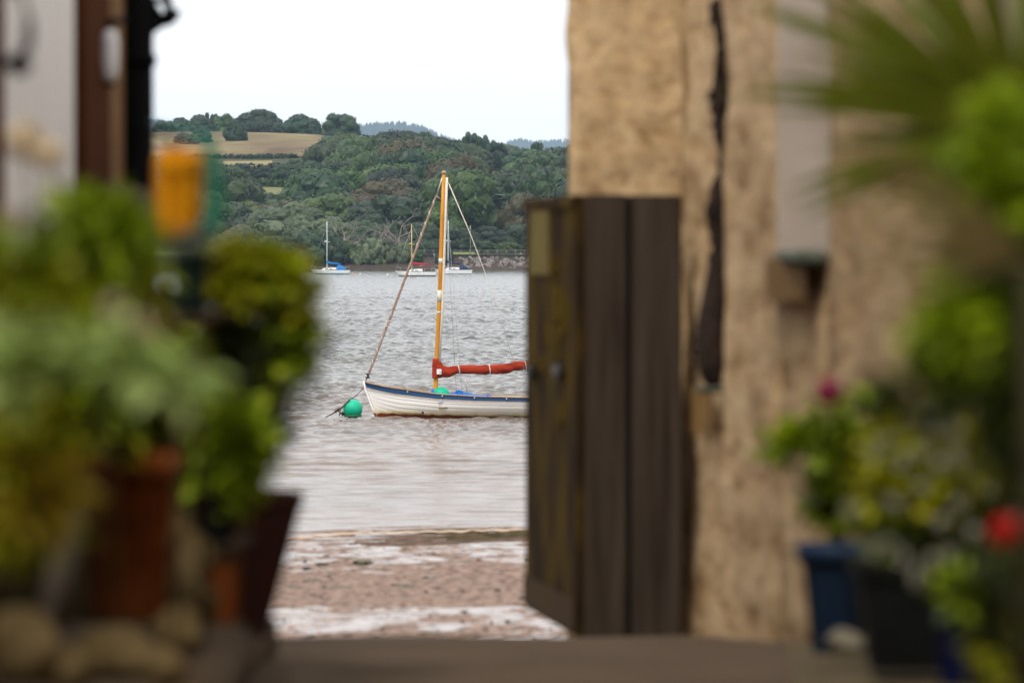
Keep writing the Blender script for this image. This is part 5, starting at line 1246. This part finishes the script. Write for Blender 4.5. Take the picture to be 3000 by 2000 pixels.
lean = MB(); lean.tube([P(110, 1960, 9.8), P(215, 1500, 9.8)], .024, 8); tag(lean.build('wooden_stake', wood('grey_stake', [(.06, .045, .035), (.11, .085, .07)])), 'leaning grey wooden stake at lower left', 'stake')

# -------- right-hand plants
GRR = 'pots of the right-hand plant display'
b1 = lathe_pot('plant_pot', 2452, 1590, 1915, 118, 72, 15.0, BLUEP, label='tall dark blue glazed pot with a flared rim by the stone wall', group=GRR)
mb = MB(); mb.blob((0, 0, 0), (.055, .05, .035), 3, .2); o = mb.build('border_stone', mat('pale_cobble', [(.10, .085, .06), (.16, .14, .10)], 9, .8, .2)); o.location = P(2480, 1880, 14.7); tag(o, 'pale round cobble at the foot of the tall blue pot', 'stone')
tr_ = tag(bpy.data.objects.new('planter', None), 'wide black rectangular planter overflowing with white flowers', 'planter', GRR); link(tr_); tr_.location = P(2730, 1960, 12.6)
taper(2560, 2830, 1965, 2520, 2960, 1640, 12.6, .3, BLKP, 'trough', tr_)
b2 = lathe_pot('plant_pot', 2815, 1800, 2010, 80, 60, 11.3, mat('cobalt_glaze', [(.004, .006, .035), (.008, .012, .06)], 6, .6, 0, spec=.1), label='small cobalt blue pot in the lower right corner', group=GRR)
b3 = lathe_pot('plant_pot', 2990, 1700, 2050, 150, 120, 9.5, mat('mossy_pot', [(.02, .02, .006), (.05, .045, .012)], 6, .8, .2), label='dark mossy pot cut off by the right edge', group=GRR)
GRL = 'leafy plants of the right-hand display'
plant('geranium', 12.8, [(2350, 1310, 90, 50, 110, 60, 'lime', .8), (2290, 1295, 60, 40, 60, 52, 'lime', .8), (2440, 1300, 90, 60, 130, 62, 'green', .8), (2450, 1450, 80, 110, 220, 60, 'green', .7), (2420, 1225, 45, 55, 40, 50, 'green', .7), (2560, 1250, 90, 90, 160, 60, 'green', .7), (2530, 1400, 110, 110, 230, 62, 'deep', .7)], 'sprawling geranium plant growing over the tall blue pot', 'plant', GRL, stem_to=(2460, 1600))
flower(2430, 1148, 52, 12.6, MAG, 'magenta geranium flower head in front of the stone wall', (2440, 1290), 44)
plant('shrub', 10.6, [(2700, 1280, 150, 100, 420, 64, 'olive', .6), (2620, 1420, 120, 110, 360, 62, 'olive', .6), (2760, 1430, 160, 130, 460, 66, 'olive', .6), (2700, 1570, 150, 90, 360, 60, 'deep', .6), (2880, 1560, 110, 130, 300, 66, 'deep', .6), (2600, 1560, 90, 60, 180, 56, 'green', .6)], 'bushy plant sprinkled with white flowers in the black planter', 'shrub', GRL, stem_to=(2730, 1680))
rr = random.Random(21)
wpos = [(2600, 1290), (2660, 1230), (2720, 1210), (2780, 1180), (2800, 1260), (2700, 1320), (2640, 1350), (2560, 1330), (2760, 1360), (2830, 1380), (2900, 1340), (2880, 1270), (2700, 1420), (2490, 1490), (2620, 1470), (2760, 1530), (2850, 1560), (2810, 1480), (2600, 1590), (2640, 1630), (2690, 1680), (2730, 1640), (2780, 1620), (2560, 1610), (2900, 1440), (2800, 1330), (2740, 1270), (2690, 1700)]
rowsw = {}
for px, py in wpos: rowsw.setdefault(min(5, int((py-1170)/92)), []).append((px, py))
RN = ['top', 'second', 'third', 'fourth', 'fifth', 'lowest']; ON = ['leftmost', 'second from the left', 'third from the left', 'fourth from the left', 'fifth from the left', 'sixth from the left', 'seventh from the left', 'eighth from the left']
for ri_ in sorted(rowsw):
    for oi_, (px, py) in enumerate(sorted(rowsw[ri_])): flower(px, py, 32, 10.0, WHP, f'white flower over the black planter, {ON[oi_]} in the {RN[ri_]} row', None, 14, 'white flowers over the black planter')
flower(2945, 1558, 66, 9.6, REDP, 'scarlet flower head at the right edge', (2985, 1700), 50)
plant('shrub', 7.4, [(2860, 950, 130, 90, 260, 105, 'lime', .5), (2790, 1000, 100, 80, 150, 100, 'lime', .5), (2930, 1070, 120, 90, 240, 100, 'green', .5), (2960, 870, 90, 90, 150, 95, 'green', .5), (2700, 1170, 130, 60, 170, 85, 'deep', .5)], 'bright yellow-green leafy branch at the right edge', 'shrub', GRL, stem_to=(3020, 2800))
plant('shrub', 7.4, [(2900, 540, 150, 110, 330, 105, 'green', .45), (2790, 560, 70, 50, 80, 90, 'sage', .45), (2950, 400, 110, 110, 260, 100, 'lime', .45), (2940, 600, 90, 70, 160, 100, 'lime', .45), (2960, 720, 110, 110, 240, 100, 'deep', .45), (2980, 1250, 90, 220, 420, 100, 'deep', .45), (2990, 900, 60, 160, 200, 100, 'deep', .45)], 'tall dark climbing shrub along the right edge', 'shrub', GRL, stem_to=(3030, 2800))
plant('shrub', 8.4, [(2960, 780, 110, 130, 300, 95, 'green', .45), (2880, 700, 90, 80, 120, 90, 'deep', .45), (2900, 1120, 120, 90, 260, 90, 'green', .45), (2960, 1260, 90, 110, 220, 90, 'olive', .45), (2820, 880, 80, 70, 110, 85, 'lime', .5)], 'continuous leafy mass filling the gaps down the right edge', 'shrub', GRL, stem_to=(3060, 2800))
plant('shrub', 9.4, [(2930, 1750, 120, 110, 260, 90, 'deep', .4), (2830, 1740, 70, 60, 90, 80, 'green', .4), (2960, 1880, 100, 90, 160, 90, 'olive', .4)], 'low dark plant spilling from the mossy pot', 'plant', GRL, stem_to=(2985, 1760))
# strap-leaved cabbage palm
cp = empty('cabbage_palm', P(3010, 420, 10.6), 'cabbage palm with long strap leaves fanning in from the right', 'palm', None)
PALML = leafmat('strap_leaves', (.035, .055, .002), (.085, .11, .004), (.2, .21, .01), trans=.3)
def blades(root, c, tips, d, wpx, m_, seed, name='strap_leaf', sag=.06):
    rr = random.Random(seed); k = d/F; c0 = P(c[0], c[1], d)
    for t in tips:
        e = P(t[0], t[1], d+(t[2] if len(t) > 2 else rr.uniform(-.25, .25))); vs = []; n_ = 14; w = wpx*k*rr.uniform(.8, 1.2)*(t[3] if len(t) > 3 else 1)
        dr = (e-c0); sd_ = Vector((dr.z, 0, -dr.x)).normalized(); fw = Vector((0, -1, 0))
        for i in range(n_):
            u = i/(n_-1); p = c0.lerp(e, u)+Vector((0, 0, sag*dr.length*(4*u*(1-u))*.9)); ww = w*(.45+.55*math.sin(min(1, u*2.5)*1.57))*(1-u**3)+.0005
            vs += [p-sd_*ww/2, p+fw*ww*.18, p+sd_*ww/2]
        mb = MB(); mb.add([v-root.location for v in vs], [(3*i+j, 3*i+j+1, 3*i+j+4, 3*i+j+3) for i in range(n_-1) for j in (0, 1)]); mb.build(name, m_, root)
rp2 = random.Random(12); tips = []
for a in range(27):
    g = math.radians(-30+a*4.9+rp2.gauss(0, 1.5)); L_ = rp2.uniform(560, 860) if a > 3 else rp2.uniform(600, 800)
    if a % 5 == 0: L_ *= .75
    tips.append((2990-L_*math.cos(g)*1.05, 430-L_*math.sin(g)*1.0-70, rp2.uniform(-.3, .3), rp2.uniform(.7, 1.15)))
tips += [(2180, 5, 0, 1.2), (2225, 40, .1, 1.0), (2330, 150, 0, 1.0)]
blades(cp, (2990, 430), tips, 10.6, 54, PALML, 3)
mb = MB(); mb.tube([P(3060, 2250, 10.6)-cp.location, P(3050, 1200, 10.6)-cp.location, P(3005, 430, 10.6)-cp.location], [.05, .045, .035], 12); mb.build('trunk', BARK, cp)
# thin grass-like blades close to the lens
GRB = leafmat('thin_blades', (.13, .105, .02), (.22, .16, .07), trans=.4)
gb = empty('ornamental_grass', P(3020, 760, 7.0), 'fine arching grass blades crossing in front of the stone wall', 'grass')
blades(gb, (3020, 760), [(2380, 400), (2400, 470), (2420, 560), (2450, 620), (2400, 700), (2430, 780), (2460, 860), (2500, 930), (2560, 1010), (2350, 330), (2480, 520), (2520, 690), (2540, 800)], 7.0, 20, GRB, 8, name='blade', sag=.08)
mb = MB(); mb.tube([P(3020, 2200, 7.0)-gb.location, P(3040, 1500, 7.0)-gb.location, P(3020, 770, 7.0)-gb.location], [.02, .018, .012], 8); mb.build('stem', STEM, gb)

# ================================================================= HAZE
mb = MB(); mb.box((0, 5950, 148), (9000, 12300, 302)); hz = mb.build('haze', [], smooth=False)
hm = bpy.data.materials.new('haze'); hm.use_nodes = True; n = hm.node_tree; n.nodes.remove(n.nodes['Principled BSDF'])
pv_ = n.nodes.new('ShaderNodeVolumePrincipled'); pv_.inputs['Color'].default_value = (.55, .76, 1, 1); pv_.inputs['Density'].default_value = 5.0e-5; pv_.inputs['Anisotropy'].default_value = 0.0
n.links.new(pv_.outputs[0], [x for x in n.nodes if x.type == 'OUTPUT_MATERIAL'][0].inputs['Volume']); hz.data.materials.append(hm)
tag(hz, kind='stuff')
print('objects', len(bpy.data.objects))
